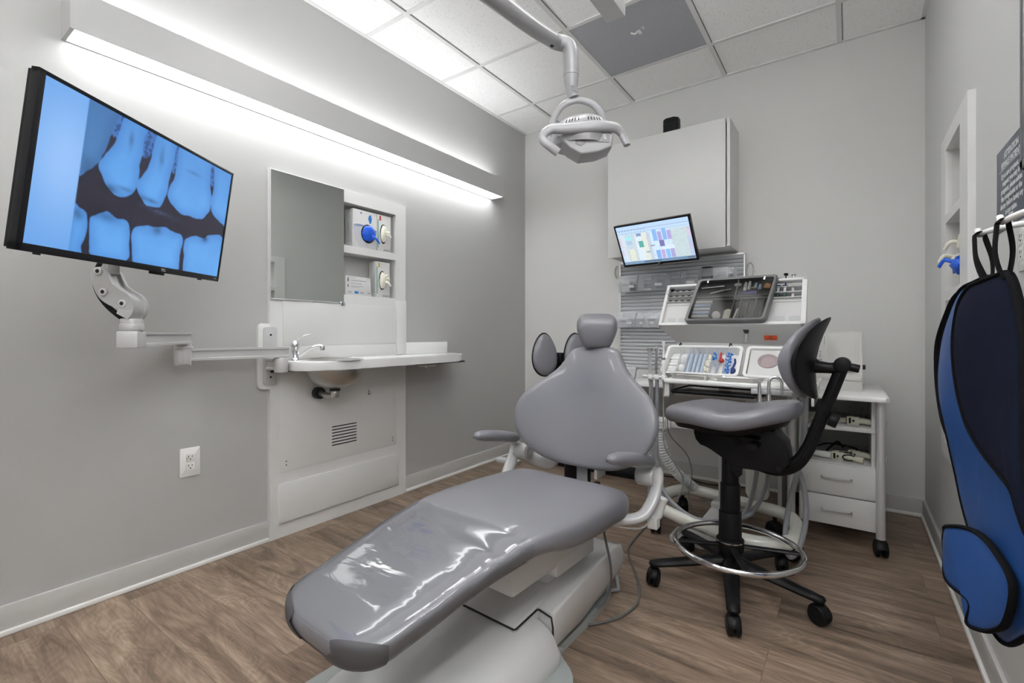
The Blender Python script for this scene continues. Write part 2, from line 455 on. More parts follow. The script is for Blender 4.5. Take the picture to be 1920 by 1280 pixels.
    def ball(s, c, r, R=None, n=20, m=12, sq=1.0):
        """ellipsoid (superellipsoid when sq<1)"""
        c = Vector(c); r = r if isinstance(r, (list, tuple)) else (r, r, r)
        f = lambda x: math.copysign(abs(x) ** sq, x)
        rings = []
        for i in range(m + 1):
            ph = -PI / 2 + PI * i / m
            cp, sp = f(math.cos(ph)), f(math.sin(ph))
            if i in (0, m): cp = 1e-3
            ring = []
            for k in range(n):
                th = 2 * PI * k / n
                p = Vector((r[0] * cp * f(math.cos(th)), r[1] * cp * f(math.sin(th)), r[2] * sp))
                ring.append(c + (R @ p if R is not None else p))
            rings.append(ring)
        return s.ring_faces(rings)
    def done(s, name, mats, parent=None, angle=35, sub=0, local=False, solid=0.0, label=None, recalc=True):
        bm = s.bm
        if recalc: bmesh.ops.recalc_face_normals(bm, faces=bm.faces)
        loc = Vector((0, 0, 0))
        if parent is not None:
            if not local: bm.transform(WM[parent.name].inverted())
        else:
            xs = [v.co for v in bm.verts]
            lo = Vector([min(c[i] for c in xs) for i in range(3)]); hi = Vector([max(c[i] for c in xs) for i in range(3)])
            loc = Vector(((lo.x + hi.x) / 2, (lo.y + hi.y) / 2, lo.z))
            bm.transform(Matrix.Translation(-loc))
        me = bpy.data.meshes.new(name)
        bm.to_mesh(me); bm.free()
        me.polygons.foreach_set('use_smooth', [True] * len(me.polygons))
        me.set_sharp_from_angle(angle=math.radians(angle))
        for x in (mats if isinstance(mats, (list, tuple)) else [mats]):
            me.materials.append(M[x] if isinstance(x, str) else x)
        o = bpy.data.objects.new(name, me)
        COL.objects.link(o)
        o.location = loc
        if parent is not None:
            o.parent = parent; WM[o.name] = WM[parent.name]
        else: WM[o.name] = Matrix.Translation(loc)
        if solid:
            md = o.modifiers.new('solid', 'SOLIDIFY'); md.thickness = solid; md.offset = 0
        if sub:
            md = o.modifiers.new('sub', 'SUBSURF'); md.levels = sub; md.render_levels = sub
        if label: o['label'] = label
        return o

def thing(name, label, cat, loc=(0, 0, 0), rz=0.0, group=None):
    o = bpy.data.objects.new(name, None); COL.objects.link(o)
    o.location = loc; o.rotation_euler = (0, 0, rz); o.empty_display_size = 0.05
    WM[o.name] = Matrix.Translation(Vector(loc)) @ Matrix.Rotation(rz, 4, 'Z')
    o['label'] = label; o['category'] = cat
    if group: o['group'] = group
    return o
def tag(o, label, cat, group=None):
    o['label'] = label; o['category'] = cat
    if group: o['group'] = group
    return o
def struct(o): o['kind'] = 'structure'; return o
def dup(root, delta=(0, 0, 0), label=None, name=None):
    """copy of a thing with its parts and sub-parts, moved by delta"""
    def cp(o, par):
        c = o.copy(); COL.objects.link(c)
        if par is not None: c.parent = par
        for ch in [x for x in KIDS.get(o.name, [])]: cp(ch, c)
        return c
    KIDS = {}
    for x in COL.objects:
        if x.parent: KIDS.setdefault(x.parent.name, []).append(x)
    r = cp(root, None)
    r.location = root.location + Vector(delta)
    if label: r['label'] = label
    return r
def smooth(pts, k=6, closed=False):
    """Catmull-Rom through points"""
    P = [Vector(p) for p in pts]; out = []; n = len(P)
    rng = range(n if closed else n - 1)
    for i in rng:
        p0 = P[i - 1] if (closed or i > 0) else P[i] * 2 - P[i + 1]
        p1 = P[i]; p2 = P[(i + 1) % n]
        p3 = P[(i + 2) % n] if (closed or i + 2 < n) else p2 * 2 - p1
        for j in range(k):
            t = j / k
            out.append(0.5 * ((2 * p1) + (p2 - p0) * t + (2 * p0 - 5 * p1 + 4 * p2 - p3) * t * t + (3 * p1 - p0 - 3 * p2 + p3) * t ** 3))
    if not closed: out.append(P[-1])
    return out
def lerp(a, b, t): return a + (b - a) * t
def interp(xs, ys, x):
    return float(np.interp(x, xs, ys))
def rrect(x0, y0, x1, y1, r, n=5):
    pts = []
    for cx, cy, a in ((x1 - r, y1 - r, 0), (x0 + r, y1 - r, 90), (x0 + r, y0 + r, 180), (x1 - r, y0 + r, 270)):
        for k in range(n + 1):
            t = math.radians(a + 90 * k / n); pts.append((cx + r * math.cos(t), cy + r * math.sin(t)))
    return pts
def text_mesh(b, body, o, U, V, size, align='LEFT', d=0.0006, bold=0.0, stretch=1.0):
    """lettering as thin solid geometry added to builder b, at o along U, up V"""
    cu = bpy.data.curves.new('lettering', 'FONT'); cu.body = body; cu.size = size; cu.align_x = align; cu.extrude = d; cu.offset = bold; cu.resolution_u = 3
    ob = bpy.data.objects.new('lettering', cu); COL.objects.link(ob)
    dg = bpy.context.evaluated_depsgraph_get()
    me = bpy.data.meshes.new_from_object(ob.evaluated_get(dg))
    U, V = Vector(U).normalized(), Vector(V).normalized(); W = U.cross(V); o = Vector(o)
    vs = [b.bm.verts.new(o + U * v.co.x * stretch + V * v.co.y + W * v.co.z) for v in me.vertices]
    for p in me.polygons:
        try:
            f = b.bm.faces.new([vs[i] for i in p.vertices]); f.material_index = b.mi
        except ValueError: pass
    bpy.data.objects.remove(ob); bpy.data.curves.remove(cu); bpy.data.meshes.remove(me)
def holes(b, axis, c0, c1, a0, a1, z0, z1, hs):
    """slab with rectangular holes: axis 'x' (slab normal x from c0..c1, a = y) or 'y' (a = x)"""
    A = sorted({a0, a1, *[h[0] for h in hs], *[h[1] for h in hs]}); Z = sorted({z0, z1, *[h[2] for h in hs], *[h[3] for h in hs]})
    for i in range(len(A) - 1):
        zs = None
        for j in range(len(Z)):
            solid = False
            if j < len(Z) - 1:
                am, zm = (A[i] + A[i + 1]) / 2, (Z[j] + Z[j + 1]) / 2
                solid = not any(h[0] < am < h[1] and h[2] < zm < h[3] for h in hs)
            if solid and zs is None: zs = Z[j]
            if (not solid) and zs is not None:
                if axis == 'x': b.box((c0, A[i], zs), (c1, A[i + 1], Z[j]))
                else: b.box((A[i], c0, zs), (A[i + 1], c1, Z[j]))
                zs = None

# ================================================================== SETTING
T = 0.12
b = B(); b.box((XL - T, YF - T, -0.1), (XR + T, YB + T, 0.0)); struct(b.done('floor', 'floor'))
# ceiling with tile lay-in and T-bar grid
gx = [-1.945, -1.312, -0.680, -0.050]; gy = [-0.70, -0.09, 0.52, 1.135, 1.75, 2.365, 2.985]
b = B(); b.box((XL - T, YF - T, ZC), (XR + T, YB + T, ZC + 0.1)); struct(b.done('ceiling', 'tile'))
b = B()
for x in gx: b.box((x - 0.012, YF, ZC - 0.007), (x + 0.012, YB, ZC + 0.002))
for y in gy: b.box((XL, y - 0.012, ZC - 0.0065), (XR, y + 0.012, ZC + 0.002))
b.mi = 1
for x in gx: b.box((x + 0.012, YF, ZC - 0.002), (x + 0.0165, YB, ZC + 0.002))  # dark strips drawn in as the shade line beside the grid bars
struct(b.done('trim_1', ['grid', 'gap_shade']))
b = B()
b.box((XL, YF, ZC - 0.008), (XL + 0.018, YB, ZC + 0.002)); b.box((XR - 0.018, YF, ZC - 0.008), (XR, YB, ZC + 0.002))
b.box((XL, YB - 0.018, ZC - 0.008), (XR, YB, ZC + 0.002)); b.box((XL, YF, ZC - 0.008), (XR, YF + 0.018, ZC + 0.002))
struct(b.done('trim_2', 'grid'))
LH = [(1.592, 1.965, 1.205, 1.733)]                       # niche in the left wall (y0,y1,z0,z1)
RH = [(2.225, 2.575, 0.55, 1.742)]
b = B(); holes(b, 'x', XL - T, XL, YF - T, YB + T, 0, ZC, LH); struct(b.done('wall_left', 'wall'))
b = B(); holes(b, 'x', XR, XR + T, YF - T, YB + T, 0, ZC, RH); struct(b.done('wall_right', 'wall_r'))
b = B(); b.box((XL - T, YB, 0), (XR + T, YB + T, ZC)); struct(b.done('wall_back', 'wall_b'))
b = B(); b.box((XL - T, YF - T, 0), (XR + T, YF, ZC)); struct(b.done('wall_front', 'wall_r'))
def baseboard(name, segs):
    b = B()
    for lo, hi, ax in segs:
        b.mi = 0; b.box((lo[0], lo[1], 0.006), (hi[0], hi[1], 0.098), bev=0.002)
        b.mi = 1
        if ax == 'l': b.box((lo[0], lo[1], 0), (hi[0] + 0.010, hi[1], 0.018), bev=0.004)
        if ax == 'r': b.box((lo[0] - 0.010, lo[1], 0), (hi[0], hi[1], 0.018), bev=0.004)
        if ax == 'b': b.box((lo[0], lo[1] - 0.010, 0), (hi[0], hi[1], 0.018), bev=0.004)
        if ax == 'f': b.box((lo[0], lo[1], 0), (hi[0], hi[1] + 0.006, 0.012), bev=0.003)
    struct(b.done(name, ['base', 'caulk']))
baseboard('baseboard_left', [((XL, YF), (XL + 0.012, 1.181), 'l'), ((XL, 2.041), (XL + 0.012, YB), 'l')])
baseboard('baseboard_back', [((XL + .012, YB - 0.012), (XR - .012, YB), 'b')])
baseboard('baseboard_right', [((XR - 0.012, YF), (XR, YB), 'r')])
baseboard('baseboard_front', [((XL + .012, YF), (XR - .012, YF + 0.012), 'f')])

# ------------------------------------------------------------------ lamps: the left wall light, plus added fill lights out of view
# linear wall lights: up and down lenses
def wall_light(label, xw, sgn, y0, y1, up, down):
    t = thing('wall_light', label, 'wall light', (xw + sgn * .06, (y0 + y1) / 2, 2.045))
    z0, z1 = 2.045, 2.185
    X = lambda a, c: (min(xw + sgn * a, xw + sgn * c), max(xw + sgn * a, xw + sgn * c))
    b = B()
    for a, c, ya, yb, za, zb in ((.116, .120, y0, y1, z0, z1), (0, .006, y0, y1, z0, z1), (.006, .116, y0, y0 + .012, z0, z1), (.006, .116, y1 - .012, y1, z0, z1), (.006, .116, y0 + .012, y1 - .012, z0 + .03, z1 - .03)):
        xa, xb = X(a, c); b.box((xa, ya, za), (xb, yb, zb))
    b.done('housing', 'housing', t)
    xa, xb = X(.018, .115)
    b = B(); b.box((xa, y0 + 0.014, z0 + 0.003), (xb, y1 - 0.014, z0 + 0.008)); b.done('lower_lens', down, t)
    b = B(); b.box((xa, y0 + 0.014, z1 - 0.010), (xb, y1 - 0.014, z1 - 0.005)); b.done('upper_lens', up, t)
wall_light('long white linear wall light glowing above and below on the left wall', XL, 1, .445, 2.94, 'ledup', 'leddown')
wall_light('added fill light matching the linear wall light, on the right wall out of view', XR, -1, -.95, .95, 'fillup', 'filldown')  # added, unseen: brightens the ceiling and walls at the right
# added fill panels in the unseen ceiling, to even out the brightness
for cx, cy, pl in ((-0.996, 1.44, 'over the seat of the dental chair'), (-0.365, 2.055, 'over the drafting stool'), (-1.63, -0.40, 'nearest the front left corner')):
    t = thing('ceiling_fill_panel', 'added square ceiling fill panel ' + pl, 'ceiling light', (cx, cy, ZC - 0.02))
    b = B(); b.box((cx - .30, cy - .29, ZC - 0.012), (cx + .30, cy + .29, ZC - 0.001)); b.done('frame', 'grid', t)
    b = B(); b.box((cx - .28, cy - .27, ZC - 0.016), (cx + .28, cy + .27, ZC - 0.0125)); b.done('lens', 'fillpanel2' if cy > 2 else 'panel', t)

# ================================================================== LEFT WALL: SINK UNIT
NX = XL + 0.020     # face of the panel
b = B()
hs = [(1.592, 1.958, 1.488, 1.725), (1.592, 1.958, 1.213, 1.447)]
holes(b, 'x', XL, NX, 1.182, 2.038, 0.0, 1.795, hs)
b.prism(rrect(1.128, 0.733, 1.30, 1.047, 0.022), (XL + 0.001, 0, 0), (0, 1, 0), (0, 0, 1), (0.0185, 0, 0), bev=0.003)
sink = thing('sink_wall_panel', 'tall white laminate wall panel with niches, from the floor to above the mirror', 'wall panel', (XL + 0.01, 1.61, 0))
b.done('panel', 'white', sink)
b = B()
b.box((XL + .02, 1.245, 0.872), (XL + .0235, 1.958, 0.935), bev=0.001)
b.box((XL + .02, 1.245, 0.938), (XL + .0225, 1.958, 1.162), bev=0.001)
b.box((NX, 1.962, 0.87), (NX + 0.008, 2.036, 1.20), bev=0.001)
b.done('splashback', 'whitecab', sink)
# niche liners
b = B()
for z0_, z1_ in ((1.488, 1.725), (1.213, 1.447)):
    b.box((XL - .105, 1.594, z0_ - .006), (XL, 1.964, z0_), bev=0); b.box((XL - .105, 1.594, z1_), (XL, 1.964, z1_ + .006))
    b.box((XL - .110, 1.594, z0_ - .006), (XL - .104, 1.964, z1_ + .006)); b.box((XL - .104, 1.9585, z0_), (XL, 1.964, z1_)); b.box((XL - .104, 1.594, z0_), (XL, 1.599, z1_))
b.done('niche', 'whitecab', sink)
b = B(); b.mi = 0
b.box((NX, 1.229, 0.32), (NX + 0.003, 1.958, 0.845), bev=0.001)
b.mi = 1
for k in range(7):
    z = 0.397 + k * 0.0165
    b.box((NX + 0.0028, 1.516, z - 0.0028), (NX + 0.0036, 1.672, z + 0.0028))
for y, z in ((1.262, .350), (1.262, .368), (1.93, .350), (1.93, .368), (1.262, .815)):
    b.cyl((NX + .003, y, z), (NX + .004, y, z), .003, n=10)
b.done('access_panel', ['white', 'slot'], sink)
b = B(); b.box((NX, 1.219, 0.072), (NX + 0.012, 1.974, 0.264), bev=0.003); b.done('kick_panel', 'white', sink)
b = B(); b.box((NX + .003, 1.748, 0.645), (NX + 0.006, 1.764, 0.69), bev=.001); b.tube(smooth([(NX + .006, 1.756, .66), (NX + .018, 1.756, .648), (NX + .022, 1.756, .662)]), .003, n=8); b.done('hook', 'chrome', sink)
# mirror
t = thing('wall_mirror', 'square frameless mirror above the sink', 'mirror', (NX, 1.38, 1.167))
b = B(); b.box((NX + .001, 1.184, 1.167), (NX + .006, 1.588, 1.789)); b.done('glass', 'mirror', t)
b = B(); b.box((NX, 1.184, 1.163), (NX + .009, 1.588, 1.168), bev=.001); b.box((NX, 1.180, 1.163), (NX + .007, 1.184, 1.789)); b.done('edge_strip', 'alu', t)
b = B(); b.box((NX + .001, 1.568, 1.150), (NX + .012, 1.592, 1.172), bev=.002); b.mi = 1; b.box((NX + .012, 1.573, 1.155), (NX + .013, 1.577, 1.168)); b.done('clip', ['chrome', 'slot'], t)
# glove boxes and mask card ---------------------------------------------------
def glove_box(lbl, y0, y1, z0, z1, style, depth=.07, tilt=0):
    x1 = XL + 0.012; x0 = x1 - depth
    t = thing('glove_box', lbl, 'glove box', ((x0 + x1) / 2, (y0 + y1) / 2, z0))
    b = B(); b.mi = 0; b.box((x0, y0, z0), (x1, y1, z1), bev=.0012)
    yc, zc = (y0 + y1) / 2, (z0 + z1) / 2; w, h = y1 - y0, z1 - z0; X = x1 + .0004
    b.mi = 1
    rnd = random.Random(int(y0 * 1000 + z0 * 777))
    if style == 'blue':
        hy, hz, ry, rz = y0 + w * .62, z0 + h * .40, w * .29, h * .25
        for k in range(5):       # sweeping lines
            pts = smooth([(X, y0 + w * (.02 + .03 * k), z0 + h * (.58 - .01 * k)), (X, y0 + w * .22, z0 + h * (.615 - k * .012)), (X, y0 + w * .62, z0 + h * (.60 - k * .012)), (X, y0 + w * .98, z0 + h * (.52 - k * .012))])
            b.tube(pts, .0009, n=4)
        for k in range(5):
            pts = smooth([(X, y0 + w * (.03 + .05 * k), z0 + h * .57), (X, y0 + w * (.10 + .08 * k), z0 + h * .30), (X, y0 + w * (.30 + .08 * k), z0 + h * .03)])
            b.tube(pts, .0008, n=4)
        b.mi = 3
        b.prism([(y0 + w * .62, z0 + h * .80), (y0 + w * .66, z0 + h * .90), (y0 + w * .74, z0 + h * .92), (y0 + w * .78, z0 + h * .82), (y0 + w * .75, z0 + h * .70), (y0 + w * .70, z0 + h * .68)], (X, 0, 0), (0, 1, 0), (0, 0, 1), (.0004, 0, 0))
        b.box((X - .0003, y0 + w * .30, z0 + h * .90), (X + .0003, y0 + w * .36, z0 + h * .94))
    else:
        hy, hz, ry, rz = y0 + w * .42, z0 + h * .48, w * .24, h * .27
        b.mi = 4; b.box((X - .0003, y0 + w * .02, z0 + h * .10), (X + .0003, y0 + w * .08, z0 + h * .86))
        b.mi = 5; b.box((X - .0003, y0 + w * .14, z0 + h * .84), (X + .0003, y0 + w * .26, z0 + h * .97))
        b.mi = 2; b.box((X - .0003, y0 + w * .45, z0 + h * .02), (X + .0003, y0 + w * .95, z0 + h * .07))
        for k in range(3): b.mi = 2; b.box((X - .0003, y0 + w * .10, z0 + h * (.30 + k * .07)), (X + .0003, y0 + w * .13, z0 + h * (.34 + k * .07)))
    b.mi = 6
    b.prism([(hy + ry * math.cos(a * PI / 12), hz + rz * math.sin(a * PI / 12)) for a in range(24)], (X, 0, 0), (0, 1, 0), (0, 0, 1), (.0006, 0, 0))
    # side face print
    b.mi = 2
    for k in range(6): b.box((x0 + .014 + k * .008, y0 - .0004, z0 + h * .12), (x0 + .0165 + k * .008, y0 + .0003, z0 + h * (.55 + .06 * (k % 3))))
    b.done('carton', ['card', 'printpale', 'cardgrey', 'printblue', 'printgreen', 'printred' if z0 > 1.3 else 'printgold', 'slot'], t)
    # glove bunch
    b = B()
    m = 'blue' if style == 'blue' else 'latex'
    rr = ry * .97
    rings = []
    for i in range(9):
        ph = -PI / 2 + PI * i / 8
        ring = []
        for k in range(22):
            th = 2 * PI * k / 22
            wob = 1 + .22 * noise.noise(Vector((math.cos(th) * 2.2 + y0 * 9, math.sin(th) * 2.2, i * .7)))
            ring.append((X + .004 + .014 * (math.sin(ph) + .2) * wob, hy + rr * math.cos(ph) * math.cos(th) * wob, hz + rz * .88 * math.cos(ph) * math.sin(th) * wob))
        rings.append(ring)
    b.ring_faces(rings)
    fing = 1 if style == 'blue' else 3
    for k in range(fing):
        a = rnd.uniform(-.6, 1.2) if style == 'blue' else rnd.uniform(-1.6, 1.0)
        L = rr * rnd.uniform(.9, 1.5)
        p = Vector((X + .012, hy + rr * .25 * math.cos(a), hz + rz * .35 * math.sin(a)))
        q = p + Vector((.016, L * .6 * math.cos(a), L * .6 * math.sin(a)))
        r_ = p + Vector((.022, L * math.cos(a + .5), L * math.sin(a - .5)))
        b.tube(smooth([p, q, r_], 4), [.008, .0085, .008, .0075, .007, .0065, .006, .005, .003][:9], n=10, flat=(1, .6))
    b.done('glove_bunch', m, t, angle=60)
    return t
glove_box('glove box with a blue glove bulging out, in the upper niche beside the mirror', 1.655, 1.822, 1.4885, 1.705, 'blue')
glove_box('slim glove box with cream gloves at the right end of the upper niche', 1.826, 1.926, 1.4885, 1.705, 'latex')
glove_box('glove box with a crumpled cream glove in the lower niche beside the mirror', 1.818, 1.918, 1.2135, 1.425, 'latex')
# mask carton
t = thing('mask_box', 'flat white printed carton with a blue square, standing in the lower niche', 'box', (XL, 1.69, 1.2135))
b = B(); b.mi = 0
yy0, yy1 = 1.606, 1.782
b.prism([(yy0, 1.2135), (yy1, 1.2135), (yy1 - .010, 1.318), (yy0, 1.322)], (XL - .006, 0, 0), (0, 1, 0), (0, 0, 1), (.02, 0, 0), bev=.001)
X = XL + .0142
b.mi = 1
for k, (a, c, z, h) in enumerate(((.20, .80, .082, .004), (.20, .62, .066, .003), (.20, .66, .051, .003), (.20, .5, .044, .0025), (.06, .4, .098, .002), (.8, .93, .094, .003), (.10, .22, .014, .006), (.56, .68, .014, .006), (.84, .96, .014, .006))):
    b.box((X - .0003, lerp(yy0, yy1, a), 1.2135 + z), (X + .0003, lerp(yy0, yy1, c), 1.2135 + z + h))
b.mi = 3
b.box((X - .0003, yy0 + .014, 1.2135 + .075), (X + .0003, yy0 + .021, 1.2135 + .095)); b.box((X - .0003, yy0 + .014, 1.2135 + .045), (X + .0003, yy0 + .020, 1.2135 + .06))
b.mi = 2; b.box((X - .0003, lerp(yy0, yy1, .34), 1.2135 + .010), (X + .0004, lerp(yy0, yy1, .48), 1.2135 + .024))
b.done('carton', ['card', 'cardgrey', 'bluebits', 'print'], t)

# counter ---------------------------------------------------------------------
def counter_poly():
    p = [(NX, 1.232)]
    xf = -2.005
    p += [(NX + .03, 1.222), (-2.17, 1.218), (-2.10, 1.222), (-2.045, 1.245)]
    for k in range(6):
        a = math.radians(180 - 90 * (1 - k / 5)); 
    p += [(xf - .010, 1.29), (xf, 1.36), (xf, 2.16)]
    for k in range(1, 9):
        a = math.radians(90 * k / 8); p.append((xf - .20 + .20 * math.cos(a), 2.16 + .25 * math.sin(a)))
    p += [(XL + .002, 2.415), (XL + .002, 2.04), (NX, 2.04)]
    return p
ct = thing('sink_counter', 'white wall-hung counter with rounded ends under the mirror', 'counter', (-2.15, 1.8, .82))
b = B(); b.prism(counter_poly(), (0, 0, .822), (1, 0, 0), (0, 1, 0), (0, 0, .045), bev=.006); b.done('worktop', 'gloss', ct)
b = B(); b.box((XL + .001, 2.045, .867), (XL + .012, 2.425, .942), bev=.002); b.done('upstand', 'gloss', ct)
b = B()
b.box((-2.25, 1.18, .812), (-2.265, 1.30, .822)); b.box((-2.20, 1.95, .812), (-2.06, 2.36, .8215), bev=.002)
b.done('bracket_plate', 'dark', ct)
b = B(); b.box((-2.16, 2.03, .795), (-2.09, 2.13, .8215), bev=.006); b.cyl((-2.13, 2.08, .795), (-2.13, 2.08, .785), .006); b.done('sensor_box', 'pwhite', ct)
# basin
t = thing('sink_basin', 'round brushed steel basin hung under the white counter', 'sink', (-2.128, 1.44, .70))
prof = [(.024, .722), (.045, .725), (.085, .742), (.115, .768), (.133, .800), (.137, .8215)]
b = B(); b.lathe([(.018, .727), (.04, .731), (.08, .747), (.109, .772), (.127, .802), (.131, .8215), (.137, .8215)] + prof[::-1][1:] + [(.018, .722)], (-2.128, 1.44, 0), n=48); b.done('bowl', 'steel', t, angle=50)
b = B(); b.lathe([(.108, .8672), (.112, .869), (.140, .869), (.143, .8672)], (-2.128, 1.44, 0), n=48)
b.lathe([(.001, .8671), (.107, .8671), (.107, .8676), (.001, .8676)], (-2.128, 1.44, 0), n=40); b.done('rim', 'steel', t)
b = B()
b.mi = 1; b.cyl((-2.128, 1.44, .724), (-2.128, 1.44, .708), .026); b.mi = 0
b.cyl((-2.128, 1.44, .708), (-2.128, 1.44, .675), .021, bev=.003)
b.tube(smooth([(-2.128, 1.44, .69), (-2.16, 1.435, .682), (-2.20, 1.43, .684), (-2.245, 1.425, .69)]), .014, n=14); b.mi = 1
b.cyl((-2.23, 1.425, .69), (-2.262, 1.424, .69), .03)
b.done('drain_trap', ['steel', 'dark'], t)
# faucet
fx, fy = -2.215, 1.278
t = thing('faucet', 'chrome single lever faucet standing on the sink counter', 'faucet', (fx, fy, .867))
b = B(); b.lathe([(.022, .867), (.022, .873), (.0185, .876), (.0175, .925), (.021, .93), (.022, .945), (.016, .960), (.006, .967)], (fx, fy, 0), n=28); b.done('body', 'chrome', t, angle=60)
b = B(); b.tube(smooth([(fx, fy, .958), (fx + .010, fy + .014, .974), (fx + .028, fy + .034, .990), (fx + .048, fy + .056, .995)]), [.0085] * 6 + [.0075] * 6 + [.0065] * 5 + [.0075, .008], n=12, flat=(.6, 1.2)); b.done('lever', 'chrome', t, angle=60)
b = B(); b.tube(smooth([(fx + .003, fy + .003, .885), (fx + .024, fy + .026, .902), (fx + .050, fy + .054, .928), (fx + .076, fy + .082, .938), (fx + .086, fy + .092, .932)]), .0095, n=14); b.cyl((fx + .086, fy + .092, .938), (fx + .0865, fy + .0925, .916), .012, bev=.001); b.done('spout', 'chrome', t, angle=60)

# wall outlet -----------------------------------------------------------------
def outlet(lbl, o, U, N_, w=.078, h=.122):
    U, N_, Z = Vector(U), Vector(N_), Vector((0, 0, 1)); o = Vector(o)
    t = thing('wall_outlet', lbl, 'outlet', tuple(o))
    b = B(); b.prism(rrect(-w / 2, -h / 2, w / 2, h / 2, .003, 3), o, U, Z, N_ * .006, bev=.0035); b.done('cover_plate', 'gloss', t)
    b = B(); b.mi = 0
    for c in (-.019, .019):
        b.prism(rrect(-.0165, c - .0165, .0165, c + .0165, .004, 3), o + N_ * .006, U, Z, N_ * .0012, bev=.0005)
    b.mi = 1
    for c in (-.019, .019):
        for (a, wd_, hh, dz) in ((-.0065, .0012, .004, .005), (.0065, .0012, .0034, .005)):
            b.prism([(a - wd_, c + dz - hh), (a + wd_, c + dz - hh), (a + wd_, c + dz + hh), (a - wd_, c + dz + hh)], o + N_ * .0068, U, Z, N_ * .0008)
        b.prism([(.0026 * math.cos(k * PI / 5), c - .0065 + .0026 * math.sin(k * PI / 5)) for k in range(10)], o + N_ * .0068, U, Z, N_ * .0008)
    b.prism([(-.0105, .020), (-.0065, .020), (-.0065, .0215), (-.0105, .0215)], o + N_ * .0068, U, Z, N_ * .0008)
    b.prism([(.0018 * math.cos(k * PI / 4) - .0125, .016 + .0018 * math.sin(k * PI / 4)) for k in range(8)], o + N_ * .0068, U, Z, N_ * .0008)
    b.done('receptacle', ['pwhite', 'slot'], t)
outlet('white duplex wall outlet low on the left wall below the large screen', (XL, .85, .453), (0, 1, 0), (1, 0, 0))

# ================================================================== TELEVISION
def seg_dist(px, py, poly):
    """signed distance field of polygon on arrays (negative inside)"""
    d = np.full(px.shape, 1e9); inside = np.zeros(px.shape, bool)
    n = len(poly)
    for i in range(n):
        x0, y0 = poly[i]; x1, y1 = poly[(i + 1) % n]
        ex, ey = x1 - x0, y1 - y0
        t = np.clip(((px - x0) * ex + (py - y0) * ey) / (ex * ex + ey * ey + 1e-12), 0, 1)
        d = np.minimum(d, np.hypot(px - x0 - t * ex, py - y0 - t * ey))
        c = ((y0 > py) != (y1 > py))
        with np.errstate(divide='ignore', invalid='ignore'):
            xi = (x1 - x0) * (py - y0) / (y1 - y0 + 1e-12) + x0
        inside ^= c & (px < xi)
    return np.where(inside, -d, d)
def vnoise(px, py, s, seed=0):
    rng = np.random.RandomState(seed); g = rng.rand(96, 96)
    x, y = px * s, py * s; xi, yi = np.floor(x).astype(int), np.floor(y).astype(int); fx, fy = x - xi, y - yi
    fx = fx * fx * (3 - 2 * fx); fy = fy * fy * (3 - 2 * fy)
    G = lambda a, b_: g[a % 96, b_ % 96]
    return (G(xi, yi) * (1 - fx) + G(xi + 1, yi) * fx) * (1 - fy) + (G(xi, yi + 1) * (1 - fx) + G(xi + 1, yi + 1) * fx) * fy
def screen_grid(name, parent, mat_, TL, TR, BR, BL, nx, ny, colf):
    """display face: grid of coloured cells"""
    TL, TR, BR, BL = map(Vector, (TL, TR, BR, BL))
    U = np.linspace(0, 1, nx + 1); V = np.linspace(0, 1, ny + 1)
    inv = WM[parent.name].inverted()
    co = []
    for v in V:
        a = TL.lerp(BL, v); c = TR.lerp(BR, v)
        for u in U: co.append(tuple(inv @ a.lerp(c, u)))
    fs = [(j * (nx + 1) + i, (j + 1) * (nx + 1) + i, (j + 1) * (nx + 1) + i + 1, j * (nx + 1) + i + 1) for j in range(ny) for i in range(nx)]
    me = bpy.data.meshes.new(name); me.from_pydata(co, [], fs); me.update()
    uu, vv = np.meshgrid(U, V)
    c = colf(uu, vv).reshape(-1, 3)
    at = me.color_attributes.new('Col', 'FLOAT_COLOR', 'POINT')
    at.data.foreach_set('color', np.concatenate([c, np.ones((len(c), 1))], 1).astype(np.float32).ravel())
    me.materials.append(mat_)
    o = bpy.data.objects.new(name, me); COL.objects.link(o); o.parent = parent; WM[o.name] = WM[parent.name]
    return o
def homog(src, dst):
    A = []
    for (x, y), (u, v) in zip(src, dst):
        A.append([x, y, 1, 0, 0, 0, -u * x, -u * y, -u]); A.append([0, 0, 0, x, y, 1, -v * x, -v * y, -v])
    return np.linalg.svd(np.array(A, float))[2][-1].reshape(3, 3)
def mapH(H, pts):
    out = []
    for x, y in pts:
        w = H @ np.array([x, y, 1.0]); out.append((w[0] / w[2], w[1] / w[2]))
    return out
HX = homog([(262, 125), (1262, 670), (1180, 1216), (132, 1018)], [(0, 0), (1, 0), (1, 1), (0, 1)])
TEETH_BONE = [[(645, 300), (710, 350), (655, 455), (618, 445)], [(800, 380), (885, 430), (820, 562), (778, 552)], [(965, 460), (1014, 490), (975, 640), (938, 642)], [(1155, 560), (1190, 590), (1168, 722), (1143, 704)]]
UP = [
 [(480, 200), (670, 300), (630, 400), (612, 452), (568, 552), (530, 605), (480, 640), (430, 655), (420, 500)],
 [(700, 330), (830, 400), (795, 450), (778, 560), (762, 620), (757, 690), (735, 745), (700, 776), (640, 777), (598, 742), (572, 690), (548, 640), (545, 600), (582, 548), (640, 480)],
 [(880, 400), (985, 460), (960, 530), (945, 612), (922, 690), (915, 752), (882, 820), (860, 838), (800, 825), (770, 790), (750, 735), (752, 700), (792, 650), (826, 575)],
 [(1000, 470), (1170, 560), (1155, 630), (1146, 720), (1152, 790), (1142, 862), (1095, 907), (1040, 890), (980, 872), (932, 822), (914, 780), (922, 735), (958, 665)],
 [(1180, 560), (1300, 620), (1260, 960), (1215, 937), (1180, 905), (1150, 860), (1150, 800), (1166, 740)]]
